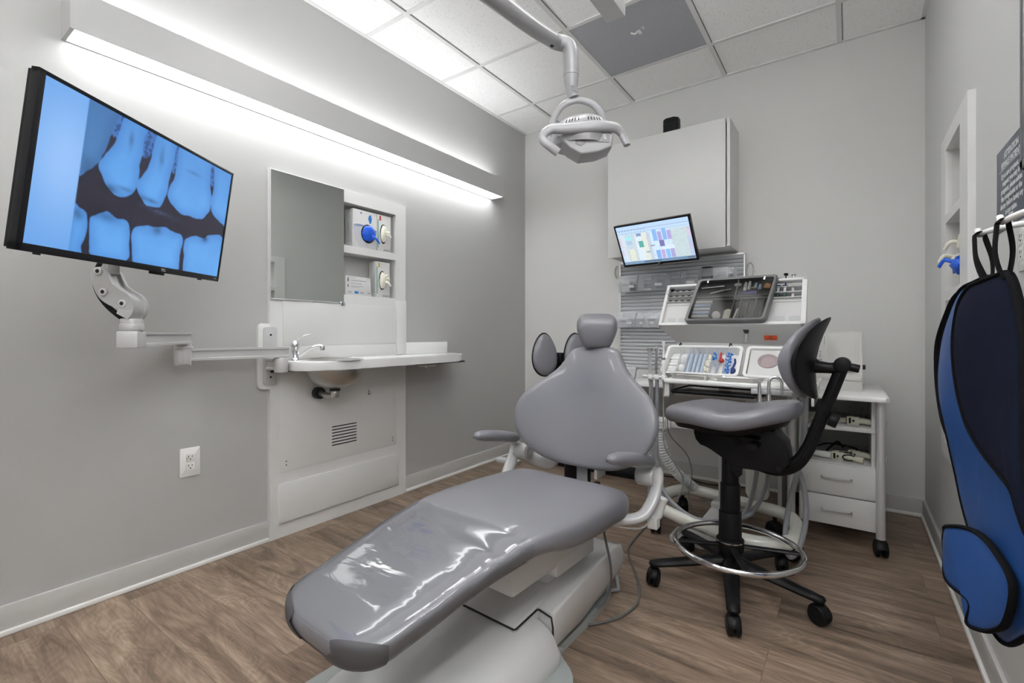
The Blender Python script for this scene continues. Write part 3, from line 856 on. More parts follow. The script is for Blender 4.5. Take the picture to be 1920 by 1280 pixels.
LO = [
 [(400, 830), (440, 838), (474, 868), (484, 920), (472, 982), (446, 1042), (445, 1090), (370, 1090)],
 [(490, 920), (500, 886), (556, 866), (590, 862), (640, 895), (690, 910), (709, 960), (706, 1030), (682, 1135), (508, 1100), (494, 1000)],
 [(714, 990), (733, 946), (770, 935), (850, 945), (900, 948), (950, 975), (988, 988), (996, 1030), (976, 1100), (952, 1190), (742, 1150), (720, 1060)],
 [(1000, 1052), (1014, 1010), (1060, 994), (1105, 1006), (1150, 992), (1215, 1015), (1215, 1240), (1012, 1215), (1000, 1110)]]
def xray(u, v):
    asp = 1.78
    U_, V_ = u * asp, v
    def rnd_(poly):
        out = []
        n = len(poly)
        for i in range(n):
            p0, p1, p2, p3 = [np.array(poly[(i + k) % n], float) for k in (-1, 0, 1, 2)]
            for j in range(3):
                t = j / 3
                out.append(tuple(.5 * (2 * p1 + (p2 - p0) * t + (2 * p0 - 5 * p1 + 4 * p2 - p3) * t * t + (3 * p1 - p0 - 3 * p2 + p3) * t ** 3)))
        return out
    def sd(poly):
        poly = rnd_(poly)
        return seg_dist(U_, V_, [(a * asp, c) for a, c in mapH(HX, poly)])
    n1 = vnoise(U_, v, 9, 1); n2 = vnoise(U_, v, 60, 2); n3 = vnoise(U_ + .3, v, 22, 3)
    base = np.stack([0.018 + .006 * n1, 0.016 + .006 * n1, 0.030 + .012 * n1], -1)
    col = base.copy()
    bright = np.array([0.125, 0.39, 0.86]); mid = np.array([0.055, 0.20, 0.56]); deep = np.array([0.03, 0.08, 0.25])
    def lay(poly, up):
        nonlocal col
        d = sd(poly) + (n3 - .5) * .012
        a = np.clip(.5 - d / .008, 0, 1)[..., None]
        depth = np.clip(-d / .085, 0, 1)
        k = (0.38 + .62 * depth ** .8) * (0.86 + .2 * n1 + .06 * (n3 - .5) + .05 * (n2 - .5))
        if up: k *= np.clip(.62 + .9 * (v - .10), .55, 1.0)
        else: k *= np.clip(.72 + 1.2 * (v - .62), .7, 1.0)
        c = mid[None, None] * (1 - k[..., None]) + bright[None, None] * k[..., None]
        # darker pulp line
        col = col * (1 - a) + c * a
    for p in TEETH_BONE:
        d = sd(p); a = np.clip(.5 - d / .01, 0, 1)[..., None]; k = (n2 > .5)[..., None] * .8
        col = col * (1 - a) + (deep * (1 - k) + mid * k) * a
    for i, p in enumerate(UP): lay(p, True)
    for p in LO: lay(p, False)
    # tooth 0 is dimmer
    d = sd(UP[0]); a = np.clip(.5 - d / .01, 0, 1)[..., None]; col = col * (1 - .40 * a)
    # enamel shadows along the biting edges
    for (cx, cy, rx, ry, s) in ((600, 735, 50, 22, .5), (700, 745, 60, 12, .35), (815, 800, 50, 12, .5), (570, 880, 60, 28, .4), (855, 960, 25, 30, .45), (1115, 1010, 16, 20, .5), (430, 870, 30, 30, .45), (720, 480, 14, 55, .35), (885, 570, 14, 60, .35), (1060, 660, 40, 10, .3), (480, 600, 40, 45, .3)):
        (uu, vv_), = mapH(HX, [(cx, cy)]); (u2, v2), = mapH(HX, [(cx + rx, cy)]); (u3, v3), = mapH(HX, [(cx, cy + ry)])
        rr = abs(u2 - uu) * asp + 1e-4; r3 = abs(v3 - vv_) + 1e-4
        g = np.exp(-(((u - uu) * asp / rr) ** 2 + ((v - vv_) / r3) ** 2))[..., None] * (.6 + .8 * n3[..., None])
        col = col * (1 - np.clip(s * g, 0, .9))
    # faint arc of bone between the rows
    (ua, va), = mapH(HX, [(870, 865)])
    g = np.exp(-(((u - ua) / .10) ** 2 + ((v - va - (u - ua) * .1) / .018) ** 2))[..., None] * n2[..., None]
    col += g * np.array([.03, .06, .13])
    # blank strip on the left
    (ub, vb), (uc, vc) = mapH(HX, [(497, 255), (378, 1063)])
    ue = ub + (uc - ub) * (v - vb) / (vc - vb)
    a = np.clip((ue - u) / .004 + .5, 0, 1)[..., None]
    k = np.exp(-((v - .45) / .4) ** 2)[..., None] * np.exp(-((u - .10) / .14) ** 2)[..., None]
    strip = np.array([.13, .36, .80]) * (1 - k) + np.array([.30, .53, .93]) * k
    col = col * (1 - a) + strip * a
    return np.clip(col, 0, 1)
TVc = [Vector(c) for c in ((-1.459, .249, 1.587), (-1.872, .839, 1.593), (-1.922, .805, 1.194), (-1.509, .215, 1.187))]
cen = sum(TVc, Vector()) / 4
ux = ((TVc[1] - TVc[0]) + (TVc[2] - TVc[3])).normalized()
uy = ((TVc[0] - TVc[3]) + (TVc[1] - TVc[2])); uy = (uy - ux * uy.dot(ux)).normalized()
un = ux.cross(uy).normalized()          # towards the viewer?
if un.dot(Vector((0, 0, 1)) - cen) < 0: pass
W2, H2 = .36, .2035
tv = thing('television', 'large black-framed flat screen showing a blue dental x-ray, tilted on a wall arm', 'television', (cen.x, cen.y, cen.z - .2))
fn = un if un.dot(Vector((0, 0, 1)) - cen) > 0 else -un
P3 = lambda a, c, d=0.0: cen + ux * a + uy * c + fn * d
b = B()
# slim frame ring around the glass
fr = .0095
for lo, hi in (((-W2, H2 - fr), (W2, H2)), ((-W2, -H2), (W2, -H2 + .0185)), ((-W2, -H2), (-W2 + fr + .006, H2)), ((W2 - fr, -H2), (W2, H2))):
    b.prism([(lo[0], lo[1]), (hi[0], lo[1]), (hi[0], hi[1]), (lo[0], hi[1])], P3(0, 0, -.018), ux, uy, fn * .0205, bev=.0015)
b.done('bezel', 'bezel', tv)
b = B(); b.prism([(-W2 + .004, -H2 + .004), (W2 - .004, -H2 + .004), (W2 - .004, H2 - .004), (-W2 + .004, H2 - .004)], P3(0, 0, -.030), ux, uy, fn * .026, bev=.003)
b.prism(rrect(-.26, -.15, .26, .11, .02), P3(0, 0, -.055), ux, uy, fn * .026, bev=.01)
b.done('back_shell', 'black', tv)
g0 = P3(-W2 + fr + .007, H2 - fr, .0006); sc = []
def tvuv(a, c): return P3(a, c, .0004)
a0, a1, c0, c1 = -W2 + fr + .006, W2 - fr, -H2 + .0185, H2 - fr
M['screen'] = vcol_emit('lit_xray_screen', 0.37)
screen_grid('screen', tv, M['screen'], tvuv(a0, c1), tvuv(a1, c1), tvuv(a1, c0), tvuv(a0, c0), 420, 236, xray)
b = B(); text_mesh(b, 'TCL', P3(.082, -H2 + .0055, .0027), ux, uy, .011, 'CENTER', .0002, .0004); b.done('badge', 'alu', tv); b = B(); text_mesh(b, 'Roku', P3(W2 - .022, -H2 + .008, .0027), ux, uy, .006, 'CENTER', .0002); b.done('badge', 'alu', tv)
b = B(); b.prism(rrect(.045, -H2 - .008, .095, -H2 + .001, .003), P3(0, 0, -.014), ux, uy, fn * .012, bev=.001)
b.done('sensor', 'black', tv)
for a in (-.30, .275): b = B(); b.prism(rrect(a, -H2 - .004, a + .01, -H2 + .001, .001), P3(0, 0, -.02), ux, uy, fn * .01); b.done('rubber_foot', 'black', tv)

# ------------------------------------------------------------------ the wall arm that carries it
am = thing('swing_arm_bracket', 'silver-white jointed wall arm carrying the large screen', 'monitor arm', (XL + .03, 1.18, .73))
b = B(); b.mi = 0; b.prism(rrect(1.150, .752, 1.212, 1.030, .010), (NX, 0, 0), (0, 1, 0), (0, 0, 1), (.011, 0, 0), bev=.003)
b.mi = 1
for z in (.790, .992): b.cyl((NX + .011, 1.181, z), (NX + .0125, 1.181, z), .005, n=14)
b.done('wall_plate', ['armwhite', 'dark'], am)
def jointblock(b, p, z0, z1, r, d):
    b.cyl((p[0], p[1], z0), (p[0], p[1], z1), r, n=28, bev=.003)
    q = Vector((p[0], p[1], 0)) + Vector(d)
def beam(b, p, q, z0, z1, w):
    """hollow-looking extruded beam with lips, from p to q"""
    p, q = Vector((p[0], p[1], 0)), Vector((q[0], q[1], 0)); u = (q - p).normalized(); v = Vector((-u.y, u.x, 0)); L = (q - p).length
    h = z1 - z0
    prof = [(-w, z0), (w, z0), (w, z0 + h * .16), (w * .72, z0 + h * .24), (w * .72, z1 - h * .24), (w, z1 - h * .16), (w, z1), (-w, z1), (-w, z1 - h * .16), (-w * .72, z1 - h * .24), (-w * .72, z0 + h * .24), (-w, z0 + h * .16)]
    b.prism(prof, p, v, (0, 0, 1), u * L, bev=0)
J1 = (-2.165, 1.180); J2 = (-2.215, .800); J3 = (-1.850, .525)
b = B(); beam(b, (NX + .01, 1.181), (-2.185, 1.181), .828, .880, .026); b.cyl((J1[0], J1[1], .818), (J1[0], J1[1], .886), .030, n=32, bev=.003)
b.done('wall_bracket', 'armwhite', am)
b = B(); beam(b, (J1[0] + .005, J1[1] + .028), (J2[0] + .003, J2[1] + .02), .888, .936, .024); b.cyl((J1[0], J1[1], .886), (J1[0], J1[1], .890), .028, n=32)
b.cyl((J2[0], J2[1], .872), (J2[0], J2[1], .938), .030, n=32, bev=.003)
dv = (Vector(J1) - Vector(J2)).normalized()
b.box((J2[0] - .026, J2[1] - .03, .868), (J2[0] + .026, J2[1] + .022, .932), bev=.006)
b.done('lower_arm', 'armwhite', am)
b = B()
b.cyl((J2[0], J2[1], .937), (J2[0], J2[1], .948), .033, n=32, bev=.002); b.cyl((J2[0], J2[1], .948), (J2[0], J2[1], .958), .028, n=32)
d23 = (Vector(J3) - Vector(J2)).normalized()
beam(b, (J2[0] - d23.x * .03, J2[1] - d23.y * .03), (J3[0] - .01 * d23.x, J3[1] - .01 * d23.y), .957, 1.004, .024)
ang = math.atan2(d23.y, d23.x)
b.box((J3[0] - .035, J3[1] - .028, .953), (J3[0] + .035, J3[1] + .028, 1.006), bev=.004, R=Matrix.Rotation(ang, 3, 'Z'))
b.done('upper_arm', 'armwhite', am)
b = B(); b.cyl((J3[0], J3[1], 1.004), (J3[0], J3[1], 1.046), .029, n=32, bev=.002); b.cyl((J3[0], J3[1], 1.008), (J3[0], J3[1], 1.03), .0315, n=32, bev=.002)
# curved neck: two side plates bent like a banana, in a vertical plane facing the room
nx_ = Vector((math.cos(YAW), math.sin(YAW), 0)); nf = Vector((-math.sin(YAW), math.cos(YAW), 0)); J3v = Vector((J3[0], J3[1], 0))
cl = smooth([(-.005, 1.052), (.006, 1.075), (-.003, 1.098), (-.030, 1.112), (-.056, 1.132), (-.070, 1.160), (-.078, 1.186), (-.080, 1.205)], 5)
def ban(off, th, w0):
    rows = []
    n = len(cl)
    for i, p in enumerate(cl):
        q = cl[min(i + 1, n - 1)] - cl[max(i - 1, 0)]; q = Vector((q[0], q[1], 0)).normalized(); nn = Vector((-q.y, q.x))
        w = w0 * interp([0, .15, .5, .85, 1], [.75, .95, 1.15, 1.0, .55], i / (n - 1))
        ring = []
        for sx, sy in ((-1, -1), (1, -1), (1, 1), (-1, 1)):
            a = p[0] + nn.x * w * sx; c = p[1] + nn.y * w * sx
            ring.append(J3v + nx_ * a + Vector((0, 0, c)) + nf * (off + th * sy))
        rows.append(ring)
    return rows
b.ring_faces(ban(-.026, .006, .026)); b.ring_faces(ban(.026, .006, .026)); b.ring_faces(ban(0, .022, .019))
b.done('neck', 'armwhite', am, angle=50)
for a, c in ((-.003, 1.092), (-.062, 1.128), (-.078, 1.192)):
    b = B(); o_ = J3v + nx_ * a + Vector((0, 0, c)); b.mi = 0; b.cyl(o_ - nf * .036, o_ + nf * .036, .0125, n=20, bev=.002); b.mi = 1; b.cyl(o_ - nf * .0365, o_ - nf * .030, .006, n=12); b.done('pivot_pin', ['alu', 'dark'], am)
b = B()
top = J3v + nx_ * -.062 + Vector((0, 0, 1.20))
b.box(tuple(top + Vector((-.016, -.016, -.015))), tuple(top + Vector((.016, .016, .05))), bev=.003)
hb = P3(-.005, -.03, -.058)
b.tube([top + Vector((0, 0, .03)), top + Vector((0, 0, .11)), hb], .015, n=12)
b.prism(rrect(-.075, -.085, .075, .025, .008), P3(0, 0, -.066), ux, uy, fn * .008, bev=.002)
b.done('tilt_mount', 'armwhite', am)
b = B(); b.tube(smooth([top + Vector((-.01, -.01, .06)), J3v + nx_ * -.115 + Vector((0, 0, 1.19)), J3v + nx_ * -.112 + Vector((0, 0, 1.14)), J3v + nx_ * -.085 + Vector((0, 0, 1.095)), J3v + nx_ * -.04 + Vector((0, 0, 1.055)), J3v + nx_ * -.02 + Vector((0, 0, 1.05))]), .006, n=10, flat=(1.5, .6)); b.done('cable', 'black', am)

# ================================================================== RIGHT WALL
RX = XR - .020
t = thing('niche_panel', 'tall narrow white wall panel with open niches on the right wall', 'wall panel', (RX + .01, 2.33, .5))
b = B(); holes(b, 'x', RX, XR, 2.13, 2.68, .50, 1.795, [(2.265, 2.57, 1.475, 1.735), (2.265, 2.57, 1.17, 1.44), (2.265, 2.57, .86, 1.13), (2.265, 2.57, .56, .82)]); b.done('panel', 'white', t)
b = B()
for a, c in ((1.475, 1.735), (1.17, 1.44), (.86, 1.13), (.56, .82)):
    b.box((XR, 2.265, a - .006), (XR + .1, 2.57, a)); b.box((XR, 2.265, c), (XR + .1, 2.57, min(c + .006, 1.738)))
    b.box((XR + .1, 2.265, a - .006), (XR + .105, 2.57, min(c + .006, 1.738))); b.box((XR, 2.57, a), (XR + .1, 2.574, c)); b.box((XR, 2.231, a), (XR + .1, 2.265, c))
b.done('niche', 'whitecab', t)
def bunch(name, m, lbl, c, spread, seed, box_=None):
    t = thing(name, lbl, 'glove', c)
    rnd = random.Random(seed); c = Vector(c)
    b = B()
    rings = []
    for i in range(9):
        ph = -PI / 2 + PI * i / 8
        rings.append([c + Vector(((math.cos(ph) * math.cos(2 * PI * k / 20) * spread[0]), math.cos(ph) * math.sin(2 * PI * k / 20) * spread[1], math.sin(ph) * spread[2])) * (1 + .3 * noise.noise(Vector((i * .8 + seed, k * .5, 1)))) for k in range(20)])
    b.ring_faces(rings)
    for k in range(4):
        p = c + Vector((-spread[0] * .5, rnd.uniform(-.4, .4) * spread[1], rnd.uniform(-.4, .4) * spread[2]))
        q = p + Vector((-.02, rnd.uniform(-.02, .03), rnd.uniform(-.02, .02))); r_ = q + Vector((-.018, rnd.uniform(-.01, .03), -.02))
        b.tube(smooth([p, q, r_], 4), .007, n=9)
    b.done('glove', m, t, angle=60)
    return t
t = thing('glove_box', 'cream glove box with blue and cream gloves spilling from the right wall niche', 'glove box', (XR + .05, 2.38, 1.17))
b = B(); b.mi = 0; b.box((XR + .01, 2.245, 1.171), (XR + .095, 2.505, 1.37), bev=.001); b.mi = 1; b.box((XR + .009, 2.26, 1.19), (XR + .0105, 2.49, 1.33)); b.done('carton', ['card', 'cardgrey'], t)
def lump(c, s, m, nm, seed, nf_=4):
    rnd = random.Random(seed); c = Vector(c); b = B(); rings = []
    for i in range(9):
        ph = -PI / 2 + PI * i / 8
        rings.append([c + Vector((math.cos(ph) * math.cos(2 * PI * k / 20) * s[0], math.cos(ph) * math.sin(2 * PI * k / 20) * s[1], math.sin(ph) * s[2])) * (1 + .35 * noise.noise(Vector((i * .8 + seed, math.cos(k * PI / 10) * 1.5, math.sin(k * PI / 10) * 1.5)))) for k in range(20)])
    b.ring_faces(rings)
    for k in range(nf_):
        p = c + Vector((-s[0] * .4, rnd.uniform(-.3, .3) * s[1], rnd.uniform(-.4, .4) * s[2]))
        q = p + Vector((-.03, rnd.uniform(-.01, .03), rnd.uniform(-.02, .02))); r_ = q + Vector((-.014, rnd.uniform(0, .03), -.022))
        b.tube(smooth([p, q, r_], 4), .0075, n=9, flat=(1, .6))
    return b.done(nm, m, t, angle=60)
lump((XR + .004, 2.33, 1.325), (.024, .035, .04), 'latex', 'latex_glove', 3, 1)
lump((XR - .004, 2.41, 1.275), (.022, .035, .022), 'latex', 'latex_glove', 8, 2)
lump((XR - .008, 2.32, 1.245), (.028, .045, .032), 'blue', 'nitrile_glove', 5, 1)
# sign --------------------------------------------------------------------------
sg = thing('patient_notice', 'slate blue notice with white lettering for patients on the right wall', 'sign', (XR, 1.70, 1.27))
SX = XR - .003
b = B(); b.box((SX, 1.555, 1.272), (XR - .0002, 1.845, 1.492), bev=.0008); b.done('board', 'sign', sg)
b = B()
U = (0, -1, 0); V = (0, 0, 1); cy = 1.70
z = 1.470
for i, (tx, sz) in enumerate((('ATTENTION', .0235), ('FEMALE PATIENTS', .0235))):
    text_mesh(b, tx, (SX - .0004, cy, z - .012), U, V, sz, 'CENTER', .0002, .0006); z -= .024
b.box((SX - .0005, 1.585, z + .008), (SX - .0001, 1.815, z + .0095))
z -= .004
for tx in ('If you are pregnant, or', 'suspect you may be', 'pregnant, please advise', 'the receptionist or the', 'doctor before having any', 'x-rays taken.'):
    text_mesh(b, tx, (SX - .0004, cy, z - .010), U, V, .0205, 'CENTER', .0002, .0004); z -= .0198
b.done('lettering', 'signwhite', sg)
b = B(); b.mi = 0; b.box((SX - .0006, 1.682, 1.277), (SX - .0002, 1.722, 1.305)); b.mi = 1
b.tube(smooth([(SX - .0008, 1.694, 1.298), (SX - .0008, 1.700, 1.301), (SX - .0008, 1.704, 1.297), (SX - .0008, 1.710, 1.300)], 4), .0009, n=5)
text_mesh(b, 'SMILE', (SX - .0008, 1.702, 1.286), U, V, .008, 'CENTER', .0001); b.done('emblem', ['signwhite', 'cardgrey'], sg)
# grey framed viewer high on the wall ----------------------------------------------
t = thing('wall_viewer', 'grey metal framed viewer panel at the top right edge of the right wall', 'panel', (XR - .02, 1.2, 1.36))
vy0, vy1, vz0, vz1 = .80, 1.475, 1.352, 2.10
b = B()
for lo, hi in (((vy0, vz0), (vy1, vz0 + .02)), ((vy0, vz1 - .02), (vy1, vz1)), ((vy0, vz0), (vy0 + .02, vz1)), ((vy1 - .02, vz0), (vy1, vz1))):
    b.box((XR - .034, lo[0], lo[1]), (XR - .001, hi[0], hi[1]), bev=.002)
b.done('frame', 'monitorgrey', t)
b = B(); b.box((XR - .026, vy0 + .018, vz0 + .018), (XR - .004, vy1 - .018, vz1 - .018)); b.done('glazing', 'glassgrey', t)
# hook rail -------------------------------------------------------------------------
t = thing('coat_hook_rail', 'white metal hook rail on the right wall holding the x-ray apron', 'hook rail', (XR - .03, 1.45, 1.19))
b = B(); b.box((XR - .008, 1.10, 1.20), (XR - .001, 1.49, 1.232), bev=.002); b.done('rail', 'gloss', t)
b = B(); b.tube(smooth([(XR - .006, 1.30, 1.216), (XR - .045, 1.31, 1.212), (XR - .080, 1.345, 1.213), (XR - .100, 1.38, 1.212), (XR - .108, 1.403, 1.210), (XR - .110, 1.412, 1.222)]), .006, n=12); b.done('arm', 'gloss', t)
b = B(); b.tube(smooth([(XR - .006, 1.17, 1.224), (XR - .042, 1.18, 1.220), (XR - .074, 1.22, 1.218), (XR - .090, 1.25, 1.214), (XR - .097, 1.278, 1.212), (XR - .099, 1.287, 1.224)]), .006, n=12); b.done('arm', 'gloss', t)
outlet('white switch plate with a small slot on the right wall behind the apron straps', (XR, 1.60, 1.205), (0, -1, 0), (-1, 0, 0), .07, .118)

# ------------------------------------------------------------------ lead apron
ap = thing('x_ray_apron', 'blue and navy x-ray apron with black binding hanging by two straps from the hook rail', 'apron', (XR - .07, 1.45, .45))
def sheet(name, m, outline, thick, xf, ring=None, bind=.011, par=ap):
    """cloth panel: outline in (y,z); xf(y,z) gives its x; rounded solid with a bound edge"""
    out = smooth([(a, c, 0) for a, c in outline], 5, closed=True)
    out = [(p.x, p.y) for p in out]
    cy = sum(p[0] for p in out) / len(out); cz = sum(p[1] for p in out) / len(out)
    b = B()
    fr_ = []; bk = []
    K = [0.0, .25, .5, .72, .88, .97, 1.0]
    for k in K:
        th = thick * (1 - k ** 6) ** .5 * .5 + .0008
        r1, r2 = [], []
        for (y, z) in out:
            yy, zz = cy + (y - cy) * max(k, .001), cz + (z - cz) * max(k, .001)
            x = xf(yy, zz)
            r1.append((x - th, yy, zz)); r2.append((x + th, yy, zz))
        fr_.append(r1); bk.append(r2)
    b.ring_faces(fr_ + bk[::-1], (True, True))
    o = b.done(name, m, par, angle=70)
    b = B()
    b.tube([(xf(y, z), y, z) for y, z in out], bind, n=8, closed=True, flat=(1.0, .55), up=(1, 0, 0))
    e = b.done('binding', 'binding', o, angle=70)
    return o
AX = lambda off: (lambda y, z: .25 - .185 * (y - 1.34) - off)
def wav(off, k=.008, ph=0.0): return lambda y, z: .25 - .185 * (y - 1.34) - off + k * math.sin(9 * z + 14 * y + ph)
ob_ = sheet('back_layer', 'apronblue', [(1.616, 1.097), (1.681, 1.048), (1.737, 0.977), (1.744, 0.904), (1.726, 0.832), (1.677, 0.754), (1.601, 0.72), (1.40, .74), (1.30, .90), (1.40, 1.08), (1.52, 1.10)], .008, wav(-.022, .002))
sheet('blue_layer', 'apronblue', [(1.533, 1.1), (1.458, 1.112), (1.345, 1.112), (1.319, 1.026), (1.296, 0.923), (1.252, 0.732), (1.22, 0.554), (1.244, 0.465), (1.271, 0.434), (1.325, 0.388), (1.366, 0.39), (1.38, 0.43), (1.395, 0.484), (1.43, 0.519), (1.495, 0.555), (1.535, 0.60), (1.563, 0.669), (1.60, 0.766), (1.639, 0.841), (1.656, 0.909), (1.639, 0.992), (1.587, 1.059)], .022, wav(0, .005), bind=.0075)
sheet('navy_layer', 'apronnavy', [(1.347, 1.107), (1.299, 1.112), (1.261, 1.11), (1.236, 1.05), (1.22, 0.974), (1.21, 0.886), (1.196, 0.774), (1.175, 0.667), (1.184, 0.649), (1.21, 0.678), (1.236, 0.711), (1.285, 0.727), (1.356, 0.748), (1.418, 0.784), (1.453, 0.837), (1.476, 0.907), (1.485, 0.978), (1.476, 1.03), (1.453, 1.072), (1.405, 1.100)], .020, wav(.022, .004, .6), bind=.0085)
def roll(y, z):    # the lower flap curls away from the wall
    return .25 - .185 * (y - 1.34) - .022 - .035 * math.exp(-((y - 1.41) / .09) ** 2)
sheet('lower_flap', 'apronblue', [(1.526, 0.508), (1.486, 0.539), (1.416, 0.573), (1.341, 0.595), (1.284, 0.571), (1.245, 0.533), (1.264, 0.459), (1.297, 0.422), (1.33, 0.401), (1.355, 0.399), (1.350, 0.446), (1.416, 0.451), (1.486, 0.472)], .014, roll, bind=.0085)
for yy, xh, zt, zb in ((1.400, XR - .109, 1.214, 1.098), (1.275, XR - .097, 1.216, 1.100)):
    b = B()
    yb = {1.4: 1.335, 1.275: 1.275}[yy]; xb = .25 - .185 * (yb - 1.34) - .022
    for k, (dx, dy) in enumerate(((-.0078, .010), (.0078, -.006))):
        p = Vector((xh + dx, yy, zt - .008)); q = Vector((xb + dx * .4, yb + dy * .3, zb))
        b.tube(smooth([p, (p + q) / 2 + Vector((dx * .6, dy, 0)), q], 5), .019, n=6, flat=(1.0, .14), up=(0, 1, 0))
    b.tube([(xh + .0078 * math.cos(a), yy, zt - .008 + .0078 * math.sin(a)) for a in [PI * k / 6 for k in range(7)]], .019, n=6, flat=(1.0, .14), up=(0, 1, 0))
    b.done('strap', 'binding', ap, angle=70)

# ================================================================== CEILING THINGS
t = thing('ceiling_grille', 'perforated blue-grey square metal panel in the ceiling grid', 'ceiling vent', (-.99, 2.675, ZC - .01))
b = B(); b.box((gx[1] + .012, gy[5] + .012, ZC - .004), (gx[2] - .012, gy[6] - .012, ZC - .001)); b.done('sheet', 'perf', t)
b = B(); b.tube(smooth([(-1.02, 2.60, ZC - .008), (-1.0, 2.615, ZC - .012), (-.985, 2.61, ZC - .006)]), .005, n=6); b.box((-.985, 2.60, ZC - .010), (-.965, 2.64, ZC - .004), bev=.002); b.box((-.95, 2.585, ZC - .008), (-.942, 2.61, ZC - .004), bev=.001); b.done('latch', 'pwhite', t)
t = thing('ceiling_track', 'pale grey square-section beam hung just below the ceiling', 'ceiling track', (-.913, 1.2, 2.5))
b = B(); b.prism([(-.960, 2.505), (-.955, 2.5), (-.868, 2.5), (-.865, 2.505), (-.865, 2.56), (-.875, 2.575), (-.955, 2.575), (-.960, 2.56)], (0, .30, 0), (1, 0, 0), (0, 0, 1), (0, 1.84, 0), bev=.002); b.done('beam', 'armwhite', t)
b = B(); b.box((-.94, 1.60, 2.575), (-.885, 1.66, ZC)); b.done('hanger', 'armwhite', t)
b = B(); b.box((-.94, .50, 2.575), (-.885, .56, ZC)); b.done('hanger', 'armwhite', t)

# dental light ------------------------------------------------------------------
dl = thing('dental_light', 'grey-white overhead dental examination light on a bent arm', 'dental light', (-.80, 1.45, 1.66))
b = B()
pole = [(-.80, .52, 2.70), (-.80, .52, 2.15), (-.801, .53, 1.98), (-.803, .60, 1.90), (-.805, .80, 1.905), (-.808, 1.057, 1.935), (-.832, 1.28, 1.985), (-.845, 1.42, 2.022)]
b.tube(smooth(pole, 6), .0265, n=24); b.cyl((-.80, .52, 2.69), (-.80, .52, ZC), .07, n=32, bev=.004); b.done('arm', 'lightgrey', dl, angle=60)
b = B()
R_ = nx_; Fv = nf; Zv = Vector((0, 0, 1))
Hc = Vector((0, 0, 1)) + Fv * 1.7 + R_ * ((1090 - 960) / 890 * 1.7) + Zv * ((624.5 - 262) / 890 * 1.7)
hp = lambda a, c, d=0.0: Hc + R_ * a + Zv * c + Fv * d
el = smooth([Vector((-.845, 1.42, 2.022)), Vector((-.853, 1.47, 2.038)), hp(-.052, .340, .0), hp(-.040, .315, .0), hp(-.038, .28, 0), hp(-.036, .235, 0)], 6)
b.tube(el, [.0275] * 7 + [.0265] * 60 if False else .0265, n=24)
b.cyl(hp(-.037, .245), hp(-.037, .228), .0275, n=24); b.tube(smooth([hp(-.037, .23), hp(-.037, .20), hp(-.034, .175), hp(-.028, .150)], 4), [.026, .026, .026, .025, .024, .023, .0225, .022, .0215, .021, .0205, .020, .019], n=22)
for k in range(5): b.cyl(hp(-.042 + .001 * k, .182 - k * .0045, -.0245), hp(-.020 + .001 * k, .182 - k * .0045, -.0245), .0012, n=6)
b.done('elbow', 'lightgrey', dl, angle=60)
b = B(); b.box(tuple(Vector((-.846, 1.40, 1.992))), tuple(Vector((-.836, 1.425, 2.000))), bev=.001); b.done('stop', 'black', dl)
b = B()
yk = [hp(-.100, .020, .01), hp(-.104, .050, .01), hp(-.092, .092, .005), hp(-.062, .126, 0), hp(-.015, .142, 0), hp(.035, .130, .0), hp(.070, .098, .005), (hp(.088, .058, .01)), hp(.097, .025, .01)]
b.tube(smooth(yk, 5), .0098, n=14, flat=(.75, 1.25), up=tuple(Fv)); b.done('yoke', 'lightgrey', dl, angle=60)
# head shell: half dome, flat at the front-bottom
b = B()
rings = []
for i in range(11):
    ph = PI / 2 * i / 10
    w, hgt = math.cos(ph), math.sin(ph)
    ring = []
    for k in range(40):
        th = 2 * PI * k / 40
        ring.append(hp(.108 * w ** .8 * math.cos(th) , .012 + .075 * hgt - .018 * (1 - math.cos(th)) * .3, .085 * w ** .8 * math.sin(th)))
    rings.append(ring)
low = [[hp(.108 * s_ * math.cos(2 * PI * k / 40), z_, .085 * s_ * math.sin(2 * PI * k / 40)) for k in range(40)] for s_, z_ in ((.94, -.030), (1.0, -.012))]
b.ring_faces(low + rings); b.done('head_shell', 'lightgrey', dl, angle=50)
b = B()
for k in list(range(5)) + list(range(7, 12)):
    if k == 7: b.done('cooling_slot', 'slot', dl); b = B()
    th = math.radians(-128 + k * 6.5)
    e_ = [hp(.109 * math.cos(p_) ** .8 * math.cos(th), .012 + .0758 * math.sin(p_) - .0054 * (1 - math.cos(th)), .086 * math.cos(p_) ** .8 * math.sin(th)) for p_ in (math.radians(24), math.radians(34))]
    b.tube(e_, .0014, n=6)
b.done('cooling_slot', 'slot', dl)
# lower reflector body
b = B()
pol = [(-.092, -.012), (-.050, -.052), (-.010, -.076), (.050, -.068), (.096, -.050), (.102, -.004), (.05, .01), (-.05, .01)]
b.prism(pol, hp(0, 0, -.066), R_, Zv, Fv * .10, bev=.008, seg=3); b.done('reflector_body', 'greyplastic', dl)
b = B()
lp = [(-.030, -.012), (.015, -.004), (.062, -.004), (.088, -.010), (.086, -.036), (.050, -.034), (.010, -.034), (-.012, -.048), (-.030, -.040)]
b.prism(lp, hp(0, 0, -.0685), R_, Zv, Fv * .004); b.done('reflector', 'lens', dl)
b = B(); b.prism([(-.028, -.010), (.012, -.002), (.014, -.006), (.008, -.010), (.014, -.024), (.008, -.030), (-.004, -.028), (-.014, -.014)], hp(0, 0, -.071), R_, Zv, Fv * .005, bev=.001); b.done('bulb_shield', 'black', dl)
b = B(); b.prism([(.060, -.008), (.074, -.007), (.076, -.028), (.068, -.027)], hp(0, 0, -.0705), R_, Zv, Fv * .003); b.done('glint_plate', 'greyplastic', dl)
b = B()
